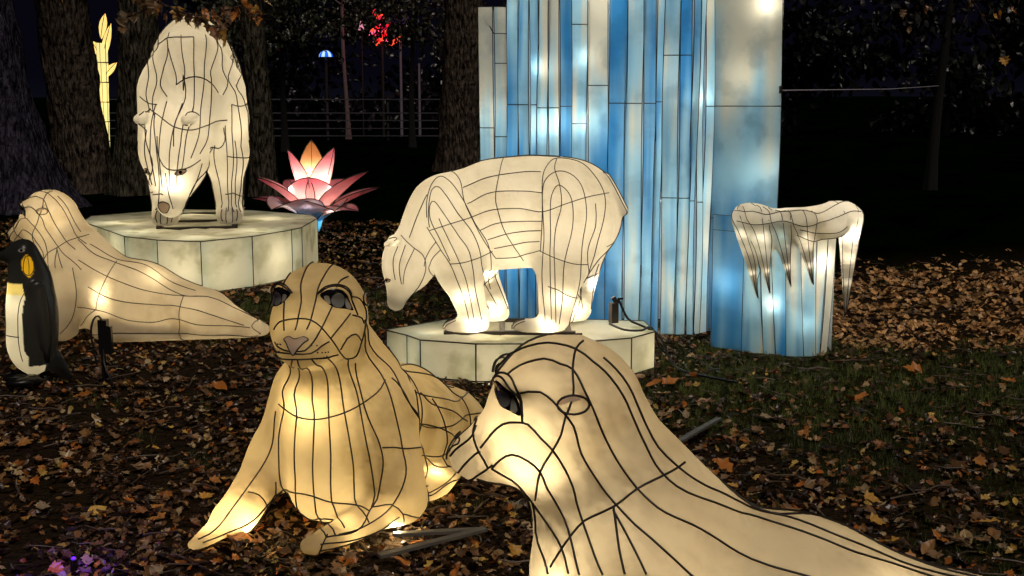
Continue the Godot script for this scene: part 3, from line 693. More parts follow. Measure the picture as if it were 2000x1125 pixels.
# ---------------------------------------------------------------- materials
func noise_tex(sd: int, freq: float, stops: Array, size := 512, oct := 5) -> NoiseTexture2D:
	var n := FastNoiseLite.new()
	n.seed = sd; n.noise_type = FastNoiseLite.TYPE_SIMPLEX_SMOOTH; n.frequency = freq; n.fractal_octaves = oct
	var t := NoiseTexture2D.new()
	t.width = size; t.height = size; t.seamless = true; t.noise = n
	var g := Gradient.new()
	g.offsets = PackedFloat32Array(); g.colors = PackedColorArray()
	for s in stops:
		g.add_point(s[0], s[1])
	while g.get_point_count() > stops.size():
		g.remove_point(0)
	t.color_ramp = g
	return t


func fabric(col_a: Color, col_b: Color, sd: int, back: Color, rough: float, vertex := false) -> StandardMaterial3D:
	var m := StandardMaterial3D.new()
	m.albedo_texture = noise_tex(sd, 0.006, [[0.2, col_b], [0.45, col_b.lerp(col_a, 0.8)], [0.75, col_a]])
	m.uv1_triplanar = true
	m.uv1_scale = Vector3.ONE * 0.9
	m.roughness = rough
	m.backlight_enabled = true
	m.backlight = back
	m.vertex_color_use_as_albedo = vertex
	m.heightmap_enabled = true
	m.heightmap_texture = M.wrinkle
	m.heightmap_scale = 0.35
	return m


func plain(r: float, g: float, b: float, rough := 0.7, metal := 0.0) -> StandardMaterial3D:
	var m := StandardMaterial3D.new()
	m.albedo_color = lin(r, g, b)
	m.roughness = rough
	m.metallic = metal
	return m


func tinted(rough := 0.8, back := 0.0) -> StandardMaterial3D:
	var m := StandardMaterial3D.new()
	m.vertex_color_use_as_albedo = true
	m.roughness = rough
	if back > 0.0:
		m.backlight_enabled = true
		m.backlight = Color(back, back, back)
	return m


func glowing(c: Color, e: float) -> StandardMaterial3D:
	var m := plain(0.5, 0.5, 0.5)
	m.albedo_color = c
	m.emission_enabled = true
	m.emission = c
	m.emission_energy_multiplier = e
	return m


func materials() -> void:
	M.wrinkle = noise_tex(3, 0.012, [[0.0, Color.BLACK], [1.0, Color.WHITE]], 512, 4)
	M.seal = fabric(Color(0.73, 0.695, 0.63), Color(0.63, 0.585, 0.505), 11, Color(1, 0.965, 0.90), 0.55)
	M.seal_front = fabric(Color(0.73, 0.68, 0.57), Color(0.61, 0.55, 0.42), 12, Color(1, 0.955, 0.86), 0.55)
	M.bear = fabric(Color(0.79, 0.78, 0.75), Color(0.73, 0.71, 0.66), 13, Color(1, 0.98, 0.94), 0.55)
	M.floe = fabric(Color(0.95, 0.95, 0.93), Color(0.74, 0.74, 0.66), 14, Color(1, 0.98, 0.94), 0.45, true)
	M.ice = fabric(Color(1, 1, 1), Color(0.86, 0.88, 0.90), 15, Color(1, 1, 1), 0.4, true)
	M.penguin = fabric(Color(1, 1, 1), Color(0.85, 0.85, 0.85), 16, Color(1, 1, 1), 0.22, true)
	M.petal = fabric(Color(1, 1, 1), Color(0.92, 0.9, 0.9), 17, Color(1, 1, 1), 0.5, true)
	M.wire = plain(0.018, 0.013, 0.010, 0.45)
	M.black = plain(0.012, 0.011, 0.013, 0.15)
	M.iris = plain(0.24, 0.25, 0.23, 0.25)
	M.eye_white = fabric(Color(0.9, 0.88, 0.82), Color(0.85, 0.82, 0.75), 18, Color(1, 0.95, 0.88), 0.4)
	M.nose = fabric(Color(0.93, 0.88, 0.82), Color(0.8, 0.7, 0.6), 19, Color(1, 0.96, 0.92), 0.5)
	M.steel = plain(0.16, 0.155, 0.14, 0.6, 0.3)
	M.dark_steel = plain(0.05, 0.04, 0.035, 0.5, 0.4)
	M.dark_bark = plain(0.009, 0.008, 0.008, 1.0)
	M.rubber = plain(0.01, 0.01, 0.011, 0.4)
	M.leaf = tinted(0.33, 0.25)
	M.green = tinted(0.6, 0.4)
	for k in 3:
		var b := StandardMaterial3D.new()
		var tone: Color = [lin(0.05, 0.045, 0.075), lin(0.10, 0.075, 0.055), lin(0.085, 0.075, 0.05)][k]  # first bark tinted blue, standing in for blue light from the left
		b.albedo_texture = noise_tex(30 + k, 0.02, [[0.25, tone.darkened(0.75)], [0.5, tone], [0.8, tone.lightened(0.15)]])
		b.uv1_triplanar = true
		b.uv1_scale = Vector3(1.6, 0.35, 1.6)
		b.roughness = 0.9
		b.metallic_specular = 0.15
		b.heightmap_enabled = true
		b.heightmap_texture = noise_tex(40 + k, 0.02, [[0.3, Color.BLACK], [0.7, Color.WHITE]])
		b.heightmap_scale = 5.0
		M["bark%d" % k] = b


# ---------------------------------------------------------------- lanterns
const WARM := Color(1.0, 0.943, 0.81)
const PALE := Color(1.0, 0.94, 0.82)
const COOL := Color(1.0, 0.96, 0.88)


func face_axes(b: Body, c: Vector3, back: Vector3) -> Array:        # [point on the skin, towards the back, upwards]
	var p := b.snap(c)
	var n := b.normal_at(p)
	var e2 := (Vector3.UP - n * n.y).normalized()
	var e1 := e2.cross(n)
	if e1.dot(back) < 0.0:
		e1 = -e1
	return [p, e1, e2]


func oval(rx: float, ry: float, n := 8) -> Array:
	var o := []
	for i in n:
		o.append(rx * cos(TAU * i / n)); o.append(ry * sin(TAU * i / n))
	return o


func moved(l: Array, dx: float, dy: float) -> Array:
	var o := []
	for i in range(0, l.size(), 2):
		o.append(l[i] + dx); o.append(l[i + 1] + dy)
	return o


func seal_face(b: Body, o: Node3D, h: Transform3D, front: bool) -> void:
	var back := h.basis * Vector3(-1, 0, 0)
	for s: float in [-1.0, 1.0]:
		var f := face_axes(b, h * Vector3(0.19, 0.934, 0.112 * s), back)
		var p: Vector3 = f[0]
		var e1: Vector3 = f[1] * (1.14 if front else 1.0)
		var e2: Vector3 = f[2] * (1.14 if front else 1.0)
		var almond := [-0.058, 0.024, -0.024, 0.038, 0.018, 0.031, 0.046, 0.004, 0.062, -0.034, 0.03, -0.031, -0.01, -0.024, -0.036, 0.0]
		var eye := part("eye", patch(b, p, e1, e2, almond, 0.003, M.black, 4, 0.003), o)
		part("iris", patch(b, p, e1, e2, moved(oval(0.023, 0.027), 0.004, 0.0), 0.0062, M.iris, 3, 0.004), eye)
		part("eye_white", patch(b, p, e1, e2, [-0.042, 0.016, -0.025, 0.018, -0.022, -0.01, -0.034, -0.002], 0.006, M.eye_white, 2), eye)
		part("eye_white", patch(b, p, e1, e2, [0.032, 0.008, 0.052, -0.022, 0.048, -0.031, 0.03, -0.028], 0.006, M.eye_white, 2), eye)
		var wires := Mb.new()
		outline_wire(b, wires, p, e1, e2, [-0.07, 0.027, -0.034, 0.058, 0.014, 0.058, 0.05, 0.028, 0.07, -0.036], WIRE, 0.006, false)
		outline_wire(b, wires, p, e1, e2, [-0.067, 0.026, -0.026, 0.045, 0.022, 0.038, 0.055, 0.006, 0.074, -0.052], WIRE, 0.008, false)
		part("eye_wire", wires.mesh(M.wire), eye)
		wires = Mb.new()
		var ear := face_axes(b, h * Vector3(0.02, 0.93, 0.17 * s), back)
		outline_wire(b, wires, ear[0], ear[1], ear[2], oval(0.04, 0.023), WIRE, 0.004)
		var ear_part := part("ear", patch(b, ear[0], ear[1], ear[2], [-0.038, 0.0, -0.02, 0.02, 0.012, 0.022, 0.02, 0.012, -0.012, 0.006], 0.002, M.nose, 3, 0.006), o)
		part("ear_wire", wires.mesh(M.wire), ear_part)
		if not front:
			continue
		var dots := Mb.new()
		for k in 12:
			var q := b.snap(h * Vector3(0.29 - 0.012 * (k % 5), 0.735 + 0.016 * (k / 5), (0.045 + 0.011 * (k % 5)) * s))
			var nn := b.normal_at(q)
			dots.tube(PackedVector3Array([q - nn * 0.002, q + nn * 0.003]), 0.0028, 5)
		part("whisker_marks", dots.mesh(M.wire), o, "stuff")
	var nf := face_axes(b, h * Vector3(0.335, 0.79, 0), h.basis * Vector3(0, 0, 1))
	var tee := [-0.05, 0.022, -0.03, 0.03, 0.0, 0.014, 0.03, 0.03, 0.05, 0.022, 0.034, 0.002, 0.016, -0.028, 0.0, -0.055, -0.016, -0.028, -0.034, 0.002]
	var nose: Node3D = o
	if front:
		nose = part("nose", patch(b, nf[0], nf[1], nf[2], tee, 0.003, M.nose, 3, 0.006), o)
	var wires := Mb.new()
	outline_wire(b, wires, nf[0], nf[1], nf[2], tee, WIRE * 0.8, 0.003)
	part("nose_wire", wires.mesh(M.wire), nose)


func seal(label: String, at: Vector3, turn: float, size: float, yaw: float, lift: float, skin: Material, front: bool) -> Node3D:
	var o := thing("seal_lantern", label, "seal lantern", at, turn, "seal lanterns lying on the leaves")
	o.scale = Vector3.ONE * size
	var b := seal_body(yaw, lift)
	var mb := Mb.new()
	if front:
		wires_front_seal(b, mb)
	elif lift > 0.0:
		wires_side_seal(b, mb)
		wires_seal_low(b, mb)
	else:
		wires_head_seal(b, mb)
	if lift == 0.0:
		wires_seal_flank(b, mb)
	part("skin", skin_mesh(b, Vector3(-1.6, -0.03, -0.5), Vector3(0.6, 1.15, 0.55), 0.013, skin), o)
	part("wire_frame", mb.mesh(M.wire), o)
	seal_face(b, o, seal_head(yaw), front)
	return o


func bear(label: String, at: Vector3, turn: float, size: Vector3, cub: bool, yaw: float) -> Node3D:
	var o := thing("polar_bear_lantern", label, "bear lantern", at, turn, "polar bear lanterns on ice floes")
	o.scale = size
	var b := bear_body(cub, yaw)
	var mb := Mb.new()
	if cub:
		wires_bear_side(b, mb)
	else:
		wires_bear_rear(b, mb)
		wires_bear_front(b, mb)
	var piv := Vector3(0.4, 0.7, 0)
	var hb := Basis(Vector3.UP, yaw)
	var h := Transform3D(hb, piv - hb * piv)
	var back := hb * Vector3(-1, 0, 0)
	for s: float in [-1.0, 1.0]:
		var f := face_axes(b, h * Vector3(0.755, 0.33, 0.085 * s), back)
		var lens := [-0.03, -0.012, -0.005, 0.012, 0.025, 0.012, 0.034, 0.004, 0.01, -0.012]
		var eye := part("eye", patch(b, f[0], f[1], f[2], lens, 0.003, M.nose, 3, 0.004), o)
		part("pupil", patch(b, f[0], f[1], f[2], oval(0.010, 0.010), 0.007, M.black, 2, 0.002), eye)
		outline_wire(b, mb, f[0], f[1], f[2], lens, WIRE, 0.003)
		var ef := face_axes(b, h * Vector3(0.72, 0.6, (0.14 if cub else 0.165) * s), back)
		outline_wire(b, mb, ef[0], ef[1], ef[2], [-0.05, 0.0, -0.02, 0.03, 0.03, 0.03, 0.05, 0.0], WIRE, 0.0, false)
		lamp(o, h * Vector3(0.71, 0.575, (0.125 if cub else 0.14) * s), (0.004 if cub else 0.007), PALE, 0.008)
		for hind in [false, true]:
			if cub and s < 0.0:
				continue
			var top := Vector3(-0.42 if hind else 0.29, 0.46, 0.18 * s)
			var foot := Vector3((-0.34 - (0.17 if cub else 0.06)) if hind else (0.18 - (0.13 if cub else 0.0)), 0.09, 0.19 * s)
			for k in 8:
				var a := TAU * (k + 0.5) / 8.0
				var out := Vector3(cos(a), 0, sin(a))
				wire(b, mb, vec_list([top + out * 0.17, top.lerp(foot, 0.5) + out * 0.14, foot + out * 0.10]), WIRE)
		for leg in [[0.24 + ((-0.13 if s > 0.0 else 0.0) if cub else 0.0), 0.15], [-0.22 + ((-0.17 if s > 0.0 else 0.0) if cub else -0.06), 0.16]]:
			for k in 4:         # toes
				var z: float = (0.19 + (k - 1.5) * 0.036) * s
				wire(b, mb, [leg[0] + leg[1] * 0.45, 0.1, z, leg[0] + leg[1] * 0.85, 0.06, z, leg[0] + leg[1], 0.02, z], WIRE)
	if not cub:
		for k in 5:
			var z := (k - 2) * 0.07
			wire(b, mb, vec_list([h * Vector3(0.66, 0.64, z), h * Vector3(0.80, 0.5, z), h * Vector3(0.83, 0.36, z * 0.85), h * Vector3(0.80, 0.25, z * 0.65)]), WIRE)
	var nf := face_axes(b, h * Vector3(0.78, 0.15, 0), hb * Vector3(0, 0, 1))
	var pad := [-0.036, 0.014, 0.0, 0.03, 0.036, 0.014, 0.022, -0.02, 0.0, -0.03, -0.022, -0.02]
	part("nose", patch(b, nf[0], nf[1], nf[2], pad, 0.003, M.nose, 3, 0.006), o)
	outline_wire(b, mb, nf[0], nf[1], nf[2], pad, WIRE, 0.003)
	var tz := -0.07 if cub else 0.0
	for q in [[-0.035, -0.03], [0.035, -0.03], [0.0, 0.03]]:
		wire(b, mb, [-0.66, 1.02, tz, -0.74, 0.93, tz + q[0], -0.80, 0.82, tz + q[0], -0.81, 0.76, tz], WIRE)
	part("skin", skin_mesh(b, Vector3(-0.9, -0.03, -0.45), Vector3(0.95, 1.22, 0.45), 0.013, M.bear), o)
	part("wire_frame", mb.mesh(M.wire), o)
	var bars := Mb.new()
	for s: float in [-1.0, 1.0]:
		bars.box(Vector3(-0.05, 0.002, 0.22 * s), Vector3(0.86, 0.024, 0.035))
	for x in [0.36, 0.0, -0.44]:
		bars.box(Vector3(x, -0.006, 0), Vector3(0.035, 0.02, 0.46))
	part("base_bars", bars.mesh(M.dark_steel), o)
	return o


func floe(label: String, top: Array, h: float, blue: Array) -> Node3D:      # top: outline corners x, z clockwise from above
	var mid := Vector3.ZERO
	var p := PackedVector3Array()
	for i in range(0, top.size(), 2):
		p.append(Vector3(top[i], 0, top[i + 1]))
		mid += p[-1]
	mid /= p.size()
	var o := thing("ice_floe_lantern", label, "ice floe lantern", mid, 0.0, "ice floe pedestals of the bears")
	var n := p.size()
	var w := Mb.new()
	var lid := Mb.new()
	var up := Vector3(0, h, 0)
	var grey := Color(0.8, 0.8, 0.72)
	var pale := Color(0.35, 0.62, 0.72)
	var rings := 5
	for k in range(rings + 1):
		for i in n:
			var e := float(k) / rings
			var q := (p[i] - mid) * e + up
			q.y += 0.012 * sin(i * 2.1 + k * 1.7) * e * (1.0 - e) * 4.0
			lid.add(q, Vector3.UP, grey.lerp(pale, 0.6 * smoothstep(0.55, 1.0, e) * blue[i]), Vector2.ZERO)
	for k in rings:
		for i in n:
			var j := (i + 1) % n
			lid.ix.append_array([k * n + i, (k + 1) * n + i, (k + 1) * n + j, k * n + i, (k + 1) * n + j, k * n + j])
	part("top_sheet", lid.mesh(M.floe), o)
	for i in n:
		var a := p[i] - mid
		var c := p[(i + 1) % n] - mid
		var m := Mb.new()
		var nn := (c - a).cross(Vector3.UP).normalized()
		if nn.dot(a) < 0.0:
			nn = -nn
		for u in 7:
			for v in 6:
				var q := a.lerp(c, u / 6.0)
				q += nn * 0.012 * sin(PI * u / 6.0) * sin(PI * v / 5.0) * (1.0 if i % 2 else -0.6)
				q.y = h * v / 5.0
				var e := absf(u / 6.0 - 0.5) * 2.0
				m.add(q, nn, grey.lerp(pale, clampf(blue[i] * (0.25 + 0.75 * pow(e, 3.0)), 0.0, 1.0)))
		for u in 6:
			for v in 5:
				var q := u * 6 + v
				m.ix.append_array([q, q + 1, q + 7, q, q + 7, q + 6])
		part("side_panel", m.mesh(M.floe), o)
		w.tube(PackedVector3Array([a, a + up]), 0.0045)
		w.tube(PackedVector3Array([a + up, c + up]), 0.0045)
		w.tube(PackedVector3Array([a + Vector3(0, 0.006, 0), c + Vector3(0, 0.006, 0)]), 0.0045)
	part("wire_frame", w.mesh(M.wire), o)
	return o


# ---------------------------------------------------------------- painted ice
var ice_noise := FastNoiseLite.new()


func ice_paint(x: float, y: float, t: float) -> Color:
	ice_noise.frequency = 1.0
	var streak := ice_noise.get_noise_2d(x * 7.0, y * 0.6) * 0.30 + ice_noise.get_noise_2d(x * 22.0 + 40.0, y * 0.8) * 0.14 + ice_noise.get_noise_2d(x * 2.5 + 9.0, y * 1.0) * 0.16
	t = clampf(t + streak, 0.0, 1.0)
	var cream := Color(0.80, 0.76, 0.62)
	var sky_blue := Color(0.37, 0.66, 0.83)
	var deep := Color(0.05, 0.29, 0.66)
	return cream.lerp(sky_blue, smoothstep(0.15, 0.5, t)).lerp(deep, smoothstep(0.42, 0.9, t))


func ice_strip(o: Node3D, w: Mb, a: Vector3, c: Vector3, top: float, t_top: float, t_low: float, joints: Array, seed_x: float, bend := 0.0, base := 0.0, lean_a := 0.0, lean_c := 0.0, thick := 1.0) -> void:
	var cuts := [base]
	cuts.append_array(joints)
	cuts.append(top)
	var nn := (c - a).cross(Vector3.UP).normalized()
	if nn.z < 0.0:
		nn = -nn
	var place := func(u: float, y: float) -> Vector3:
		var q := a.lerp(c, u)
		q += nn * (bend * sin(PI * u) + 0.006 * sin(y * 3.0 + seed_x * 7.0))
		q.x += (0.008 * sin(y * 2.3 + seed_x * 3.0) if thick == 1.0 else 0.0) + lerpf(lean_a, lean_c, u) * pow(1.0 - y / top, 1.3)
		q.y = y
		return q
	for k in cuts.size() - 1:
		var y0: float = cuts[k]
		var y1: float = cuts[k + 1]
		var nv := maxi(2, int(ceil((y1 - y0) / 0.05)))
		var m := Mb.new()
		for v in nv + 1:
			for u in 7:
				var y := lerpf(y0, y1, float(v) / nv)
				var q: Vector3 = place.call(u / 6.0, y)
				var side := (c - a).normalized() * cos(PI * u / 6.0) * -bend * 6.0
				var tone := lerpf(t_low, t_top, smoothstep(0.1, 0.9, y / top))
				m.add(q, (nn + side).normalized(), ice_paint(q.x + seed_x, y, tone))
		for v in nv:
			for u in 6:
				var q := v * 7 + u
				m.ix.append_array([q, q + 7, q + 8, q, q + 8, q + 1])
		part("fabric_panel", m.mesh(M.ice), o)
		var rim := PackedVector3Array()
		for u in 7:
			rim.append(place.call(u / 6.0, y1))
		w.tube(rim, 0.003 * thick)
	for u in [0.0, 1.0]:
		var line := PackedVector3Array()
		for v in 30:
			line.append(place.call(u, lerpf(base, top, v / 29.0)))
		w.tube(line, 0.0032 * thick)


func ice_wall() -> void:
	ice_noise.seed = 5
	ice_noise.fractal_octaves = 2
	var o := thing("ice_cliff_lantern", "tall blue and cream ice cliff of narrow upright fabric strips behind the smaller bear", "ice lantern", Vector3(0.6, 0, -8.5))
	var w := Mb.new()
	var d := Vector3(-0.6, 0, 8.5)
	# x0, z0, x1, z1, top, tone at top, tone at foot, joints
	var strips := [
		[-0.225, -8.60, -0.125, -8.58, 2.24, 0.05, 0.8, [1.42]], [-0.125, -8.58, -0.04, -8.60, 2.24, 0.25, 0.95, [1.36, 1.86, 2.06]],
		[-0.04, -8.60, 0.047, -8.55, 3.0, 0.50, 0.8, [1.58]], [0.047, -8.55, 0.118, -8.50, 3.0, 0.46, 0.8, [1.58]], [0.118, -8.50, 0.176, -8.45, 3.0, 0.48, 0.8, [1.58]],
		[0.176, -8.45, 0.248, -8.42, 3.05, 0.22, 0.7, [1.56]], [0.248, -8.42, 0.32, -8.44, 3.05, 0.25, 0.75, [1.56]], [0.32, -8.44, 0.402, -8.50, 3.05, 0.7, 0.9, [1.57]],
		[0.402, -8.55, 0.52, -8.55, 2.85, 0.5, 0.7, [1.45, 2.12]], [0.52, -8.52, 0.657, -8.51, 2.75, 0.0, 1.0, [1.71]],
		[0.657, -8.50, 0.775, -8.46, 3.1, 0.75, 0.75, [1.59]], [0.775, -8.46, 0.89, -8.43, 3.1, 0.35, 0.55, [1.59]], [0.89, -8.43, 0.973, -8.44, 3.1, 0.62, 0.55, [1.59]], [0.973, -8.44, 1.027, -8.47, 3.1, 0.28, 0.75, [1.60]],
		[1.027, -8.42, 1.13, -8.40, 3.0, 0.42, 0.45, [0.95, 1.91]], [1.13, -8.40, 1.21, -8.40, 3.0, 0.85, 0.42, [0.95, 1.91]], [1.21, -8.40, 1.26, -8.41, 3.0, 0.6, 0.5, [0.93]], [1.26, -8.41, 1.307, -8.44, 3.0, 0.35, 0.35, [0.92]], [1.307, -8.44, 1.375, -8.50, 3.0, 0.3, 0.5, [1.57]],
	]
	for i in strips.size():
		var s: Array = strips[i]
		ice_strip(o, w, Vector3(s[0], 0, s[1]) + d, Vector3(s[2], 0, s[3]) + d, s[4], s[5], s[6], s[7], i * 1.37, 0.012)
	# bevelled cap lines of the low left pillar
	w.tube(PackedVector3Array([Vector3(-0.215, 2.22, -8.592) + d, Vector3(-0.125, 2.06, -8.574) + d]), 0.004)
	var back := Mb.new()
	back.tint = Color(0.4, 0.55, 0.7)
	var run := [[-0.225, -8.60, 2.24], [-0.225, -8.95, 2.24], [-0.04, -8.98, 2.24], [-0.04, -9.0, 3.0], [0.65, -9.0, 3.0], [1.375, -8.95, 3.0], [1.375, -8.5, 3.0]]
	for i in run.size() - 1:
		var p0 := Vector3(run[i][0], 0, run[i][1]) + d
		var p1 := Vector3(run[i + 1][0], 0, run[i + 1][1]) + d
		back.quad(p0 + Vector3(0, run[i][2], 0), p1 + Vector3(0, run[i + 1][2], 0), p1, p0)
	part("back_sheet", back.mesh(M.ice), o)
	part("wire_frame", w.mesh(M.wire), o)
	for q in [[-0.13, 0.6, -8.78, 0.0379], [-0.13, 1.5, -8.78, 0.0379], [0.08, 0.5, -8.75, 0.0506], [0.08, 1.3, -8.78, 0.0379], [0.1, 2.2, -8.78, 0.0443], [0.26, 1.47, -8.50, 0.0212], [0.225, 1.41, -8.50, 0.016], [0.2, 1.83, -8.5, 0.0133], [0.3, 0.6, -8.7, 0.0506],
		[0.5, 1.45, -8.60, 0.016], [0.49, 1.9, -8.61, 0.016], [0.47, 2.4, -8.75, 0.0506], [0.6, 0.7, -8.75, 0.0632], [0.6, 1.5, -8.75, 0.0569], [0.75, 2.3, -8.75, 0.0632], [0.85, 0.5, -8.7, 0.0632], [0.87, 1.3, -8.7, 0.0506], [1.1, 1.8, -8.65, 0.0506], [1.1, 0.9, -8.65, 0.0506], [1.15, 0.3, -8.65, 0.0632], [1.2, 2.4, -8.65, 0.0569], [1.28, 0.6, -8.54, 0.0096], [1.27, 1.0, -8.54, 0.0096], [1.275, 1.63, -8.48, 0.016]]:
		lamp(o, Vector3(q[0], q[1], q[2]) + d, q[3], COOL)
	var g := thing("ice_slab_lantern", "broad flat ice slab fading from cream to blue behind the icicle stump", "ice lantern", Vector3(1.6, 0, -8.55))
	var gw := Mb.new()
	ice_strip(g, gw, Vector3(-0.222, 0, 0.03), Vector3(0.24, 0, 0.03), 2.95, 0.0, 0.75, [0.8, 1.57], 31.0, 0.01)
	var gb := Mb.new()
	gb.tint = Color(0.5, 0.6, 0.66)
	var e := [Vector3(-0.222, 0, 0.03), Vector3(-0.222, 0, -0.3), Vector3(0.24, 0, -0.3), Vector3(0.24, 0, 0.03)]
	for i in 3:
		gb.quad(e[i] + Vector3(0, 2.95, 0), e[i + 1] + Vector3(0, 2.95, 0), e[i + 1], e[i])
	part("back_sheet", gb.mesh(M.ice), g)
	part("wire_frame", gw.mesh(M.wire), g)
	var hook := Mb.new()
	hook.box(Vector3(0.235, 1.68, 0.045), Vector3(0.02, 0.05, 0.02))
	part("hook", hook.mesh(M.dark_steel), g)
	for q in [[0.12, 2.25, -0.05, 0.03], [0.0, 1.75, -0.15, 0.04], [0.08, 1.1, -0.14, 0.03], [0.0, 0.5, -0.15, 0.04], [0.19, 1.15, -0.1, 0.012], [0.0, 2.7, -0.15, 0.05]]:
		lamp(g, Vector3(q[0], q[1], q[2]), q[3], COOL)


const ICICLES := [[-0.27, 0.84, 0.15, -0.175, 0.36, 0.235, 0.07], [-0.17, 0.83, 0.22, -0.11, 0.40, 0.275, 0.07], [-0.05, 0.84, 0.25, 0.015, 0.45, 0.305, 0.065], [0.09, 0.84, 0.26, 0.155, 0.46, 0.31, 0.075], [0.42, 0.86, 0.13, 0.415, 0.22, 0.13, 0.085]]


func ice_stump() -> void:
	var o := thing("icicle_stump_lantern", "short blue ice stump with cream icicles hanging from its melting cap", "ice lantern", Vector3(1.745, 0, -7.97))
	var w := Mb.new()
	var line := [[-0.43, -0.02], [-0.25, 0.13], [-0.17, 0.20], [-0.11, 0.24], [-0.02, 0.27], [0.07, 0.28], [0.18, 0.26], [0.26, 0.22], [0.335, 0.13]]
	var lean := [0.0, 0.0, 0.05, 0.06, 0.03, 0.05, 0.02, -0.02, -0.03]
	var tone := [[0.75, 0.75], [0.4, 0.5], [0.45, 0.62], [0.6, 0.75], [0.15, 0.7], [0.1, 0.4], [0.0, 0.35], [0.0, 0.0]]
	for i in line.size() - 1:
		ice_strip(o, w, Vector3(line[i][0], 0, line[i][1]), Vector3(line[i + 1][0], 0, line[i + 1][1]), 0.86 if i else 0.88, tone[i][0], tone[i][1], [0.78] if i == 0 else [], 50.0 + i * 0.3, 0.0 if i == 0 else 0.008, 0.0, lean[i], lean[i + 1], 0.65)
	var back := Mb.new()
	back.tint = Color(0.6, 0.65, 0.65)
	var e := [Vector3(0.335, 0, 0.13), Vector3(0.36, 0, -0.12), Vector3(-0.4, 0, -0.16), Vector3(-0.43, 0, -0.02)]
	for i in 3:
		back.quad(e[i + 1] + Vector3(0, 0.86, 0), e[i] + Vector3(0, 0.86, 0), e[i], e[i + 1])
	part("back_sheet", back.mesh(M.ice), o)
	var b := Body.new()
	b.cone(Vector3(-0.22, 0.885, 0.08), Vector3(0.05, 0.865, 0.1), 0.085, 0.085, 0.05, Vector3(1, 0.62, 1.9))
	b.cone(Vector3(0.05, 0.865, 0.1), Vector3(0.32, 0.885, 0.08), 0.085, 0.11, 0.06, Vector3(1, 0.72, 1.6))
	b.ball(Vector3(0.35, 0.89, 0.12), Vector3(0.10, 0.085, 0.11), 0.06)
	b.ball(Vector3(-0.2, 0.925, 0.08), Vector3(0.09, 0.04, 0.13), 0.05)
	b.ball(Vector3(0.22, 0.79, 0.235), Vector3(0.15, 0.05, 0.05), 0.05)
	for q in ICICLES:
		b.cone(Vector3(q[0], q[1], q[2]), Vector3(q[3], q[4], q[5]), q[6], 0.006, 0.06, Vector3(1, 1, 0.7))
	for q in ICICLES:
		for s: float in [-0.8, 0.1, 0.9]:
			var k: float = q[6] * s
			wire(b, w, [q[0] + k * 1.4 - 0.03, q[1] + 0.12, q[2] - 0.05, q[0] + k, q[1], q[2] + 0.03, lerpf(q[0], q[3], 0.5) + k * 0.5, lerpf(q[1], q[4], 0.5), q[5] + 0.02, q[3], q[4] + 0.01, q[5]], 0.0024)
	wire(b, w, [-0.32, 0.86, 0.2, -0.2, 0.84, 0.29, -0.05, 0.87, 0.3, 0.1, 0.84, 0.3, 0.25, 0.88, 0.3, 0.4, 0.93, 0.24, 0.45, 0.9, 0.15], 0.003)
	wire(b, w, [-0.3, 0.9, 0.15, -0.15, 0.9, 0.26, 0.0, 0.91, 0.24, 0.15, 0.9, 0.24, 0.3, 0.96, 0.2, 0.42, 0.95, 0.1], 0.003)
	wire(b, w, [0.04, 0.78, 0.32, 0.15, 0.74, 0.34, 0.28, 0.73, 0.3, 0.36, 0.78, 0.26], 0.003)
	wire(b, w, [0.06, 0.82, 0.3, 0.18, 0.79, 0.33, 0.3, 0.79, 0.3, 0.38, 0.83, 0.26], 0.003)
	part("icicle_cap", skin_mesh(b, Vector3(-0.5, 0.15, -0.2), Vector3(0.62, 1.05, 0.5), 0.011, M.bear), o)
	part("wire_frame", w.mesh(M.wire), o)
	for q in [[0.43, 0.78, 0.15, 0.04], [0.418, 0.62, 0.13, 0.006], [0.416, 0.46, 0.13, 0.0012], [-0.235, 0.68, 0.18, 0.0016], [-0.15, 0.68, 0.235, 0.0016], [-0.025, 0.70, 0.27, 0.0016], [0.11, 0.71, 0.28, 0.002], [-0.21, 0.53, 0.21, 0.0011], [-0.13, 0.55, 0.26, 0.0011], [-0.005, 0.58, 0.29, 0.0011], [0.13, 0.59, 0.3, 0.0011], [0.34, 0.89, 0.12, 0.012], [0.16, 0.87, 0.12, 0.010], [-0.02, 0.865, 0.12, 0.010], [-0.2, 0.885, 0.1, 0.010], [-0.26, 0.78, 0.165, 0.006], [-0.16, 0.76, 0.23, 0.006], [-0.04, 0.77, 0.265, 0.006], [0.10, 0.77, 0.275, 0.006], [0.22, 0.79, 0.235, 0.006], [0.215, 0.6, 0.19, 0.03], [-0.06, 0.33, 0.2, 0.012], [0.12, 0.22, 0.21, 0.01], [-0.28, 0.45, -0.05, 0.03], [0.05, 0.5, 0.05, 0.05]]:
		lamp(o, Vector3(q[0], q[1], q[2]), q[3], COOL, 0.009)


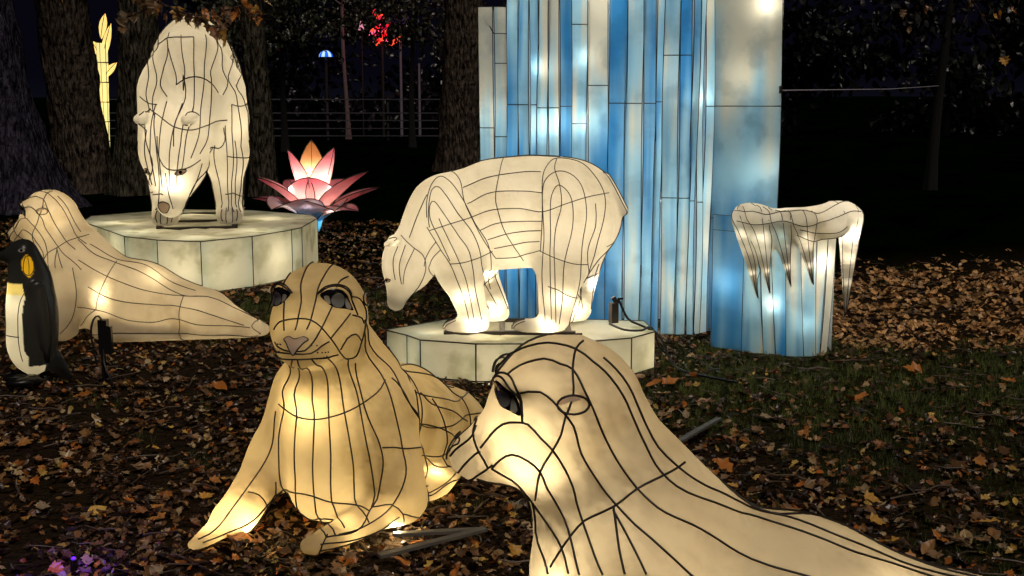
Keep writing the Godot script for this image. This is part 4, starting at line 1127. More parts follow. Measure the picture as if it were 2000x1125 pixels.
# ---------------------------------------------------------------- penguin, lotus, plants of light
func penguin() -> void:
	var o := thing("penguin_lantern", "glossy black penguin lantern with yellow cheek patch and pale front", "penguin lantern", Vector3(-2.77, 0, -6.98), -2.62)
	o.scale = Vector3(0.87, 1.0, 0.87)
	var b := Body.new()
	b.floor_y = 0.004
	b.ball(Vector3(0, 0.40, 0), Vector3(0.165, 0.33, 0.175), 0.05)
	b.ball(Vector3(0.02, 0.24, 0), Vector3(0.15, 0.17, 0.16), 0.05)
	b.cone(Vector3(0.0, 0.62, 0), Vector3(0.03, 0.755, 0), 0.105, 0.088, 0.08)
	b.cone(Vector3(0.08, 0.765, 0), Vector3(0.26, 0.735, 0), 0.045, 0.012, 0.04)
	for s: float in [-1.0, 1.0]:
		b.cone(Vector3(-0.02, 0.56, 0.155 * s), Vector3(-0.05, 0.16, 0.185 * s), 0.055, 0.02, 0.015, Vector3(1, 1, 0.5))
		b.ball(Vector3(0.09, 0.028, 0.085 * s), Vector3(0.12, 0.03, 0.06), 0.03)
	b.cone(Vector3(-0.12, 0.12, 0), Vector3(-0.2, 0.02, 0), 0.06, 0.03, 0.05)
	var s_ := b.skin(Vector3(-0.3, -0.02, -0.3), Vector3(0.32, 0.9, 0.3), 0.009)
	var mb := Mb.new()
	mb.v = s_[0]; mb.n = s_[1]; mb.ix = s_[2]
	mb.uv.resize(mb.v.size())
	for p in mb.v:
		var ink := Color(0.018, 0.016, 0.019)
		var around := absf(atan2(p.z, p.x))
		if p.y > 0.07 and p.y < 0.6 and around < 1.05 + 0.25 * sin((p.y - 0.1) * 6.0) and absf(p.z) < 0.15:
			ink = Color(0.85, 0.8, 0.62) if p.y < 0.535 else Color(0.85, 0.70, 0.22)
		elif p.y < 0.12 and p.y > 0.06 and p.x > -0.05:
			ink = Color(0.8, 0.75, 0.6)
		var cheek_y := (p.y - 0.70) / 0.06
		var cheek_x := (p.x - 0.025) / 0.036
		if absf(p.z) > 0.05 and cheek_x * cheek_x + cheek_y * cheek_y < 1.0:
			ink = Color(0.85, 0.5, 0.02)
		mb.c.append(ink)
	part("skin", mb.mesh(M.penguin), o)
	var w := Mb.new()
	for s: float in [-1.0, 1.0]:
		var f := face_axes(b, Vector3(0.02, 0.70, 0.1 * s), Vector3(-1, 0, 0))
		var cheek := [0.0, 0.055, 0.032, 0.035, 0.03, -0.03, 0.0, -0.06, -0.032, -0.035, -0.022, 0.03]
		outline_wire(b, w, f[0], f[1], f[2], cheek, 0.003, 0.003)
		outline_wire(b, w, f[0], f[1], f[2], [0.0, 0.05, 0.004, 0.0, 0.0, -0.055], 0.0025, 0.006, false)
		var e := face_axes(b, Vector3(0.055, 0.79, 0.09 * s), Vector3(-1, 0, 0))
		var eye := part("eye", patch(b, e[0], e[1], e[2], oval(0.022, 0.011), 0.003, M.eye_white, 2, 0.003), o)
		part("pupil", patch(b, e[0], e[1], e[2], oval(0.009, 0.009), 0.006, M.black, 2, 0.002), eye)
		wire(b, w, [0.02, 0.6, 0.15 * s, 0.1, 0.5, 0.15 * s, 0.12, 0.35, 0.14 * s, 0.1, 0.15, 0.13 * s], 0.003)
		wire(b, w, [-0.05, 0.6, 0.14 * s, -0.1, 0.45, 0.16 * s, -0.1, 0.2, 0.15 * s], 0.003)
	wire(b, w, [0.12, 0.3, -0.15, 0.17, 0.3, 0.0, 0.12, 0.3, 0.15], 0.003)
	wire(b, w, [0.12, 0.62, 0, 0.18, 0.45, 0, 0.18, 0.25, 0, 0.13, 0.1, 0], 0.003)
	part("wire_frame", w.mesh(M.wire), o)
	for q in [[0.05, 0.5, 0.0, 0.02], [0.05, 0.25, 0.02, 0.016], [-0.01, 0.47, 0.150, 0.012], [-0.115, 0.50, 0.085, 0.012], [0.02, 0.70, 0.05, 0.008]]:
		lamp(o, Vector3(q[0], q[1], q[2]), q[3], PALE, 0.01)


func petal(o: Node3D, turn: float, start: Vector2, len_: float, wide: float, lean0: float, lean1: float, cols: Array) -> void:
	var m := Mb.new()
	var w := Mb.new()
	var rot := Basis(Vector3.UP, turn)
	var cur := start
	var mids := []
	for v in 13:
		mids.append(cur)
		var a := deg_to_rad(lerpf(lean0, lean1, v / 12.0))
		cur += Vector2(sin(a), cos(a)) * len_ / 12.0
	for v in 13:
		var t := v / 12.0
		var half := wide * 0.66 * pow(sin(PI * clampf(pow(t, 0.8) * 0.93 + 0.07, 0.0, 1.0)), 0.75) + 0.002
		var a := deg_to_rad(lerpf(lean0, lean1, t))
		for u in 9:
			var s := u / 4.0 - 1.0
			var cup := half * 0.38 * s * s
			var q := Vector3(mids[v].x - cos(a) * cup, mids[v].y + sin(a) * cup, s * half)
			var nn := Vector3(cos(a), -sin(a), s * 0.8).normalized()
			var col: Color = (cols[0] as Color).lerp(cols[1], smoothstep(0.0, 0.45, t)).lerp(cols[2], smoothstep(0.4, 0.95, t))
			m.add(rot * q, rot * nn, col)
	for v in 12:
		for u in 8:
			var q := v * 9 + u
			m.ix.append_array([q, q + 9, q + 10, q, q + 10, q + 1])
	var p := part("petal", m.mesh(M.petal), o)
	for u in [0, 4, 8]:
		var line := PackedVector3Array()
		for v in 13:
			line.append(m.v[v * 9 + u])
		w.tube(line, 0.006 if u != 4 else 0.004)
	part("petal_wire", w.mesh(M.wire), p)


func lotus() -> void:
	var o := thing("lotus_lantern", "pink lotus flower lantern with blue lower petals behind the large bear's floe", "flower lantern", Vector3(-2.37, 0, -14.6))
	o.scale = Vector3.ONE * 1.04
	var white := Color(0.92, 0.82, 0.76)
	var pink := Color(0.95, 0.60, 0.62)
	var rose := Color(0.86, 0.26, 0.36)
	var blue := Color(0.08, 0.38, 0.68)
	var upper := [white, pink, rose]
	var lower := [blue, Color(0.62, 0.60, 0.70), Color(0.92, 0.62, 0.62)]
	# heading, reach of the foot, foot height, length, width, lean at foot and tip, colours, bulb
	var rows := [
		[-90, 0.10, 0.22, 0.46, 0.42, 18, 34, upper, 0.016], [-152, 0.07, 0.26, 0.72, 0.36, 22, 12, upper, 0.016], [-24, 0.07, 0.26, 0.74, 0.36, 22, 14, upper, 0.016],
		[100, 0.03, 0.3, 0.74, 0.26, 4, 0, [white, Color(0.92, 0.60, 0.32), Color(0.9, 0.45, 0.12)], 0.016], [-168, 0.11, 0.2, 0.68, 0.34, 42, 62, upper, 0.02], [-14, 0.11, 0.2, 0.76, 0.34, 42, 58, upper, 0.02],
		[172, 0.12, 0.16, 0.64, 0.28, 60, 84, upper, 0.012], [8, 0.12, 0.18, 0.72, 0.28, 58, 72, upper, 0.012], [-34, 0.12, 0.16, 0.58, 0.28, 62, 100, upper, 0.012],
		[-124, 0.10, 0.12, 0.62, 0.50, 42, 108, lower, 0.014], [-58, 0.10, 0.12, 0.56, 0.46, 42, 108, lower, 0.014], [60, 0.1, 0.18, 0.62, 0.36, 40, 66, upper, 0.014], [128, 0.1, 0.18, 0.62, 0.36, 40, 66, upper, 0.014],
	]
	for r in rows:
		petal(o, deg_to_rad(-r[0]) * -1.0, Vector2(r[1], r[2]), r[3], r[4], r[5], r[6], r[7])
		var a := deg_to_rad(r[0])
		lamp(o, Basis(Vector3.UP, a) * Vector3(r[1] + 0.01, r[2] + 0.13, 0), r[8], Color(1, 0.93, 0.85), 0.012)
	var cup := Mb.new()
	cup.tint = blue
	cup.tube(PackedVector3Array([Vector3(0, 0.0, 0), Vector3(0, 0.1, 0), Vector3(0, 0.2, 0)]), 0.07, 14, 0.13)
	part("base_cup", cup.mesh(M.petal), o)
	for q in [[0.0, 0.62, 0.0, 0.22], [0.0, 0.12, 0.0, 0.04], [0.22, 0.5, 0.12, 0.05], [-0.22, 0.5, 0.12, 0.05], [0.0, 0.34, 0.34, 0.03], [0.25, 0.22, 0.22, 0.02], [-0.25, 0.22, 0.22, 0.02]]:
		lamp(o, Vector3(q[0], q[1], q[2]), q[3], Color(1, 0.93, 0.85))


func leaf_blade(m: Mb, p: Vector3, dir: Vector3, len_: float, wide: float) -> void:
	var side := dir.cross(Vector3(0.1, 0.2, 1)).normalized()
	var n := dir.cross(side).normalized()
	var last := []
	for k in 6:
		var t := k / 5.0
		var c := p + dir * len_ * t + Vector3(0, -0.2 * len_ * t * t, 0)
		var h := side * wide * 0.5 * sin(PI * clampf(t * 0.94 + 0.05, 0, 1))
		var now := [c - h, c + n * wide * 0.12, c + h]
		if last:
			for u in 2:
				m.quad(last[u], now[u], now[u + 1], last[u + 1])
		last = now


func glow_plant(label: String, at: Vector3, stem_c: Color, leaf_c: Color, h: float, leaves: Array) -> void:
	var o := thing("plant_lantern", label, "plant lantern", at)
	var stem_m := glowing(stem_c, 0.8)
	var leaf_m := glowing(leaf_c, 0.85)
	var y := 0.0
	var rings := Mb.new()
	while y < h:
		var st := Mb.new()
		var r := 0.05 + 0.05 * y / h
		st.tube(PackedVector3Array([Vector3(0, y, 0), Vector3(0, y + 0.03, 0), Vector3(0.0, y + 0.2, 0), Vector3(0.008, y + 0.36, 0)]), r, 10, r * 1.1)
		part("stem_segment", st.mesh(stem_m), o)
		rings.tube(PackedVector3Array([Vector3(0, y - 0.008, 0), Vector3(0, y + 0.006, 0)]), r * 1.12, 10)
		for k in 3:
			var a := 0.6 + k * 1.05
			rings.tube(PackedVector3Array([Vector3(cos(a) * r, y, sin(a) * r), Vector3(cos(a) * r * 1.1 + 0.008, y + 0.36, sin(a) * r * 1.1)]), 0.006)
		y += 0.372
	part("wire_rings", rings.mesh(M.wire), o)
	for l in leaves:
		var m := Mb.new()
		leaf_blade(m, Vector3(0, l[0], 0), Vector3(l[1], l[2], 0.1).normalized(), l[3], 0.15)
		var lf := part("leaf", m.mesh(leaf_m), o)
		var vein := Mb.new()
		var dir := Vector3(l[1], l[2], 0.1).normalized()
		vein.tube(PackedVector3Array([Vector3(0, l[0], 0.03), Vector3(0, l[0], 0.04) + dir * l[3] * 0.5 + Vector3(0, -0.05 * l[3], 0), Vector3(0, l[0], 0.03) + dir * l[3] + Vector3(0, -0.2 * l[3], 0)]), 0.007)
		part("vein", vein.mesh(M.wire), lf)
	var li := OmniLight3D.new()
	li.name = "glow_light"
	li.light_energy = 0.12; li.light_color = leaf_c; li.light_size = 0.15; li.shadow_enabled = true; li.omni_range = 10
	li.position = Vector3(0.25, h * 0.6, 0.5)
	o.add_child(li, true)


# ---------------------------------------------------------------- trees
var bark_noise := FastNoiseLite.new()


func trunk_mesh(h: float, r0: float, r1: float, lean: Vector2, flare: float, sd: int, m: Material, ridges := 0.05) -> ArrayMesh:
	bark_noise.seed = sd
	bark_noise.frequency = 1.0
	bark_noise.fractal_octaves = 3
	var mb := Mb.new()
	var sides := 40
	var rows := int(h / 0.12)
	for i in rows + 1:
		var t := float(i) / rows
		var y := h * t
		var c := Vector3(lean.x * t + 0.05 * sin(y * 0.9 + sd), y - 0.05, lean.y * t)
		for s in sides + 1:
			var w := TAU * s / sides
			var root := 1.0 + flare * exp(-y * 2.2) * (1.0 + 0.45 * sin(w * 5.0 + sd))
			var bump := 1.0 + ridges * bark_noise.get_noise_3d(cos(w) * 5.0, y * 1.2, sin(w) * 5.0) * 2.0 + ridges * 0.6 * bark_noise.get_noise_3d(cos(w) * 12.0, y * 3.0, sin(w) * 12.0)
			var r := lerpf(r0, r1, t) * root * bump
			mb.add(c + Vector3(cos(w) * r, 0, sin(w) * r), Vector3(cos(w), 0.0, sin(w)), Color.WHITE)
	for i in rows:
		for s in sides:
			var p := i * (sides + 1) + s
			mb.ix.append_array([p, p + sides + 1, p + sides + 2, p, p + sides + 2, p + 1])
	for i in mb.v.size():          # true slopes of the ridged bark
		var row := i / (sides + 1)
		var col := i % (sides + 1)
		var a := mb.v[row * (sides + 1) + (col + 1) % sides] - mb.v[row * (sides + 1) + (col - 1 + sides) % sides]
		var b := mb.v[mini(row + 1, rows) * (sides + 1) + col] - mb.v[maxi(row - 1, 0) * (sides + 1) + col]
		mb.n[i] = b.cross(a).normalized()
	return mb.mesh(m)


func leaf_mesh(kind: int, m: Material) -> ArrayMesh:      # a leaf about one unit long, curled
	var mb := Mb.new()
	var half := [[0.0, 0.0], [0.16, 0.14], [0.33, 0.24], [0.22, 0.4], [0.34, 0.55], [0.18, 0.68], [0.1, 0.85], [0.0, 1.0]] if kind == 0 else [[0.0, 0.0], [0.17, 0.15], [0.27, 0.35], [0.26, 0.55], [0.17, 0.78], [0.07, 0.92], [0.0, 1.0]]
	if kind == 2:
		half = [[0.0, 0.0], [0.12, 0.05], [0.42, 0.1], [0.3, 0.25], [0.48, 0.45], [0.26, 0.5], [0.24, 0.72], [0.1, 0.74], [0.0, 1.0]]
	var curl: float = [0.35, 0.5, 0.25][kind]
	for s: float in [-1.0, 1.0]:
		for i in half.size() - 1:
			var p := []
			for q in [[0.0, half[i][1]], [half[i][0] * s, half[i][1]], [half[i + 1][0] * s, half[i + 1][1]], [0.0, half[i + 1][1]]]:
				var x: float = q[0]
				var z: float = q[1] - 0.5
				p.append(Vector3(x, absf(x) * curl * 1.3 + z * z * curl + 0.05 * sin(x * 9.0 + z * 7.0), z))
			if s > 0.0:
				mb.tri(p[0], p[3], p[2]); mb.tri(p[0], p[2], p[1])
			else:
				mb.tri(p[0], p[2], p[3]); mb.tri(p[0], p[1], p[2])
	return mb.mesh(m)


func scatter(called: String, me: Mesh, where: Array, cols: Array, parent: Node = null) -> MultiMeshInstance3D:
	var mm := MultiMesh.new()
	mm.transform_format = MultiMesh.TRANSFORM_3D
	mm.use_colors = true
	mm.mesh = me
	mm.instance_count = where.size()
	for i in where.size():
		mm.set_instance_transform(i, where[i])
		mm.set_instance_color(i, cols[i])
	var o := MultiMeshInstance3D.new()
	o.multimesh = mm
	if parent:
		var nm := called
		var k := 0
		while parent.has_node(NodePath(nm)):
			k += 1
			nm = "%s_%03d" % [called, k]
		o.name = nm
		parent.add_child(o)
	else:
		o.name = numbered(called)
		add_child(o)
	o.set_meta("kind", "stuff")
	return o


func autumn() -> Color:
	var k := rng.randf()
	var c := Color(0.10, 0.05, 0.022)
	if k < 0.38:
		c = Color(0.045, 0.022, 0.012)
	elif k < 0.58:
		c = Color(0.17, 0.085, 0.035)
	elif k < 0.72:
		c = Color(0.30, 0.16, 0.06)
	elif k < 0.82:
		c = Color(0.42, 0.14, 0.025)
	elif k < 0.91:
		c = Color(0.45, 0.32, 0.16)
	elif k < 0.95:
		c = Color(0.60, 0.40, 0.10)
	return c * rf(0.6, 1.25)


func tree(called: String, label: String, at: Vector3, h: float, r0: float, r1: float, lean: Vector2, flare: float, sd: int, m: Material, limbs := 5, leaves := 350, ridges := 0.05) -> Node3D:
	var o := thing(called, label, "tree", at)
	part("trunk", trunk_mesh(h, r0, r1, lean, flare, sd, m, ridges), o)
	var w := []
	var c := []
	for k in limbs:
		var a := TAU * k / limbs + sd
		var y := h * rf(0.62, 0.95)
		var p0 := Vector3(lean.x * y / h, y, lean.y * y / h)
		var d := Vector3(cos(a), rf(0.3, 0.9), sin(a)).normalized()
		var p1 := p0 + d * rf(0.9, 1.4)
		var p2 := p1 + (d + Vector3(rf(-0.3, 0.3), 0.3, rf(-0.3, 0.3))) * rf(0.8, 1.3)
		var mb := Mb.new()
		mb.tube(spline(PackedVector3Array([p0, p1, p2]), 0.2), r1 * 0.55, 8, r1 * 0.12)
		part("limb", mb.mesh(m), o)
		for i in leaves / limbs:
			var q := p1.lerp(p2, rf(0.0, 1.3)) + Vector3(rf(-0.9, 0.9), rf(-0.7, 0.7), rf(-0.9, 0.9))
			w.append(Transform3D(Basis.from_euler(Vector3(rf(-1.5, 1.5), rf(0, TAU), rf(-1, 1))) * Basis.from_scale(Vector3.ONE * rf(0.1, 0.17)), q))
			c.append(autumn() * 0.6)
	if leaves:
		scatter("crown", M.leaf_shapes[1], w, c, o)
	return o


func bush_tree(label: String, at: Vector3, h: float, wide: float, low: float, n: int, col: Color, sd: int, big := 1.0) -> void:
	var o := thing("background_tree", label, "tree", at, 0.0, "dark trees beyond the lawn")
	part("trunk", trunk_mesh(h * 0.6, 0.09, 0.05, Vector2(0.1, 0), 0.4, sd, M.dark_bark), o)
	var w := []
	var c := []
	var clumps := []
	for i in 26:
		clumps.append(Vector3(rf(-1, 1) * wide, rf(low, h), rf(-1, 1) * wide * 0.6))
	for i in n:
		var q: Vector3 = clumps[i % 26] + Vector3(rng.randfn(), rng.randfn() * 0.6, rng.randfn()) * 0.42 * (1.0 + 0.4 * (big - 1.0))
		w.append(Transform3D(Basis.from_euler(Vector3(rf(-1.5, 1.5), rf(0, TAU), rf(-1, 1))) * Basis.from_scale(Vector3.ONE * rf(0.12, 0.22) * big), q))
		c.append(col * rf(0.5, 1.5))
	scatter("crown", M.leaf_shapes[1], w, c, o)


func branch(label: String, at: Vector3, twigs: Array, n: int, seed_: int) -> void:
	rng.seed = seed_
	var o := thing("leafy_branch", label, "branch", at)
	var tm := Mb.new()
	var pts := []
	for t in twigs:
		var line := spline(vecs(t), 0.05)
		tm.tube(line, 0.011, 6, 0.004)
		pts.append_array(Array(line))
	part("twig", tm.mesh(M.bark1), o)
	for i in n:
		var q: Vector3 = pts[rng.randi() % pts.size()]
		var l := MeshInstance3D.new()
		l.mesh = M.big_leaves[rng.randi() % M.big_leaves.size()]
		l.name = "leaf" if i == 0 else "leaf_%03d" % i
		o.add_child(l)
		l.transform = Transform3D(Basis.from_euler(Vector3(rf(0.6, 1.9), rf(0, TAU), rf(-0.7, 0.7))) * Basis.from_scale(Vector3.ONE * rf(0.09, 0.16)), q + Vector3(rf(-0.06, 0.06), rf(-0.1, 0.02), rf(-0.06, 0.06)))


# ---------------------------------------------------------------- ground
var land := FastNoiseLite.new()


func height(x: float, z: float) -> float:
	var far := smoothstep(3.0, 9.0, absf(z + 6.5) + absf(x) * 0.3)
	return 0.022 * land.get_noise_2d(x * 1.3, z * 1.3) * (0.35 + far) + 0.10 * land.get_noise_2d(x * 0.12 + 50.0, z * 0.12) * smoothstep(14.0, 30.0, -z) + 0.15 * smoothstep(2.6, 6.0, x) * smoothstep(-7.6, -10.5, z) - 0.02


func grassy(x: float, z: float) -> float:                # how much grass grows here
	var g := land.get_noise_2d(x * 2.2 + 20.0, z * 2.2) * 0.9
	var strip := (1.0 - smoothstep(0.5, 1.5, absf(z + 7.0))) * smoothstep(0.3, 1.3, x)
	var near_right := smoothstep(0.4, 1.6, x) * (1.0 - smoothstep(-5.6, -5.0, z) * 0.35) * smoothstep(-8.2, -7.4, z) * 0.42
	var moss := exp(-(pow(x + 1.6, 2.0) + pow(z + 9.6, 2.0)) * 1.2) + exp(-(pow(x + 0.15, 2.0) + pow((z + 6.25) * 1.4, 2.0)) * 3.0)
	return clampf(maxf(strip * 0.8, maxf(near_right, moss)) + g * 0.6, 0.0, 1.0)


func ground() -> void:
	land.seed = 21
	land.frequency = 0.6
	land.fractal_octaves = 3
	var mb := Mb.new()
	var xs := PackedFloat32Array()
	var zs := PackedFloat32Array()
	for i in 161:
		var t := (i - 80) / 80.0
		xs.append(t * 9.0 + pow(t, 5.0) * 110.0)
	for i in 190:
		var t := i / 189.0
		zs.append(6.0 - t * 22.0 - pow(t, 6.0) * 190.0)
	for z in zs:
		for x in xs:
			var y := height(x, z)
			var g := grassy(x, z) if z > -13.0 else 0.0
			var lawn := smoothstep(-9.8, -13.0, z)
			var soil := Color(0.030, 0.020, 0.013).lerp(Color(0.018, 0.026, 0.009), clampf(g, 0.0, 1.0)).lerp(Color(0.003, 0.0042, 0.002), lawn)  # far lawn coloured near black to stand for the unlit distance
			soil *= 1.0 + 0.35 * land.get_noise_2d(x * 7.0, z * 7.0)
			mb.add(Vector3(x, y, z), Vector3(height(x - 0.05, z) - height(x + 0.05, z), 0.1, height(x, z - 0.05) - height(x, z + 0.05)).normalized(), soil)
	for j in zs.size() - 1:
		for i in 160:
			var p := j * 161 + i
			mb.ix.append_array([p, p + 161, p + 162, p, p + 162, p + 1])
	var m := tinted(1.0)
	m.metallic_specular = 0.0
	m.heightmap_enabled = true
	m.heightmap_texture = noise_tex(77, 0.03, [[0.2, Color.BLACK], [0.8, Color.WHITE]])
	m.heightmap_scale = 2.5
	m.uv1_triplanar = true
	m.uv1_scale = Vector3.ONE * 0.8
	var o := part("ground", mb.mesh(m))
	o.set_meta("kind", "structure")
	# leaves: the nearest one by one, the rest as litter
	var w := [[], [], []]
	var c := [[], [], []]
	for i in 84000:
		var z := -2.8 - 13.1 * pow(rng.randf(), 1.2)
		var half := 1.5 + 0.5 * -z
		var x := rf(-half, half)
		var g := grassy(x, z)
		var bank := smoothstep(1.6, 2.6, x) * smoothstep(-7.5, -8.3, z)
		if rng.randf() < g * 0.72 and bank < 0.5:
			continue
		if z < -11.0 and x > -1.0 and x < 1.4 and bank < 0.3 and rng.randf() < 0.6:
			continue
		if x > 1.2 and z < -11.0 - 1.5 * rng.randf() * rng.randf() - 0.8 * land.get_noise_2d(x * 2.0, 3.0):
			continue
		var k := rng.randi() % 3
		var bare := land.get_noise_2d(x * 3.1 + 70.0, z * 3.1)
		if bare < -0.18 and rng.randf() < 0.75:
			continue
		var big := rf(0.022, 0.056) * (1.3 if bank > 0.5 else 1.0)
		if rng.randf() < 0.07:
			big *= rf(1.4, 2.0)
		var y := height(x, z) + rf(0.0, 0.02) * (1.0 + maxf(0.0, bare) * 2.5) + 0.004
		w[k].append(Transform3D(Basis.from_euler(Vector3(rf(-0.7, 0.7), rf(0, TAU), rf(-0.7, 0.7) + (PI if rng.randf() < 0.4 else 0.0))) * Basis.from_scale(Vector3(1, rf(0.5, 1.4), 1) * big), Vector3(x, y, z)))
		var ac := autumn()
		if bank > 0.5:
			ac = ac.lerp(Color(0.74, 0.42, 0.17) * rf(0.3, 1.35), 0.85)  # bank leaves coloured brighter to stand for warm light from the right
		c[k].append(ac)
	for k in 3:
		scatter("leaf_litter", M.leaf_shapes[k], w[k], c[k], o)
	var bright := [[1.93, -6.59, 0.13], [-1.03, -4.42, 0.15], [3.17, -7.7, 0.14], [0.96, -5.34, 0.12], [-0.40, -4.20, 0.09], [-1.13, -4.22, 0.1], [-1.99, -6.48, 0.1], [-1.66, -6.82, 0.12], [2.43, -7.3, 0.13], [2.9, -7.0, 0.09], [1.55, -5.0, 0.08], [1.62, -4.45, 0.09], [0.92, -6.95, 0.12], [0.82, -6.9, 0.1]]
	for i in 300:
		var l := MeshInstance3D.new()
		var x := 0.0
		var z := 0.0
		var big := rf(0.045, 0.085)
		if i < bright.size():
			x = bright[i][0]; z = bright[i][1]; big = bright[i][2]
			l.mesh = M.big_leaves[i % 3]
		else:
			z = -3.7 - 2.6 * rng.randf()
			x = rf(-0.43, 0.43) * -z
			l.mesh = M.big_leaves[3 + rng.randi() % (M.big_leaves.size() - 3)]
		l.name = "fallen_leaf" if i == 0 else "fallen_leaf_%03d" % i
		o.add_child(l)
		l.transform = Transform3D(Basis.from_euler(Vector3(rf(-0.5, 0.5), rf(0, TAU), rf(-0.5, 0.5))) * Basis.from_scale(Vector3.ONE * big), Vector3(x, height(x, z) + 0.025, z))
	# broken twigs among the leaves
	var stick := Mb.new()
	stick.tube(PackedVector3Array([Vector3(-0.5, 0, 0), Vector3(-0.15, 0.05, 0.04), Vector3(0.2, 0.02, -0.02), Vector3(0.5, 0.05, 0.05)]), 0.03, 5, 0.014)
	var sw := []
	var sc := []
	for i in 1500:
		var z := -3.4 - 8.5 * pow(rng.randf(), 1.2)
		var x := rf(-0.55 + 0.46 * z, 0.55 - 0.46 * z)
		sw.append(Transform3D(Basis.from_euler(Vector3(0, rf(0, TAU), rf(-0.15, 0.15))) * Basis.from_scale(Vector3.ONE * rf(0.05, 0.2)), Vector3(x, height(x, z) + 0.02, z)))
		sc.append(Color(0.09, 0.065, 0.045) * rf(0.4, 1.8))
	scatter("twigs", stick.mesh(M.leaf), sw, sc, o)
	# grass
	var tuft := Mb.new()
	for k in 8:
		var a := TAU * k / 8.0
		var p := Vector3(cos(a), 0, sin(a)) * 0.25
		var tip := p + Vector3(cos(a * 1.7) * 0.45, rf(0.7, 1.1), sin(a * 2.3) * 0.45)
		var side := Vector3(-sin(a), 0, cos(a)) * 0.05
		tuft.tri(p - side, tip, p + side)
	var tm := tuft.mesh(M.green)
	var gw := []
	var gc := []
	for i in 60000:
		if gw.size() > 20000:
			break
		var z := -3.5 - 8.0 * rng.randf()
		var half := 0.5 + 0.46 * -z
		var x := rf(-half, half)
		if rng.randf() > grassy(x, z) * 1.1 - 0.12:
			continue
		gw.append(Transform3D(Basis(Vector3.UP, rf(0, TAU)) * Basis.from_scale(Vector3(1, rf(0.7, 1.4), 1) * rf(0.025, 0.05)), Vector3(x, height(x, z) - 0.002, z)))
		gc.append(Color(0.12, 0.15, 0.03) * rf(0.4, 1.4) * (1.0 if z < -6.0 else 0.55))  # farther grass coloured lighter for the lamplight by the stump
	scatter("grass", tm, gw, gc, o)


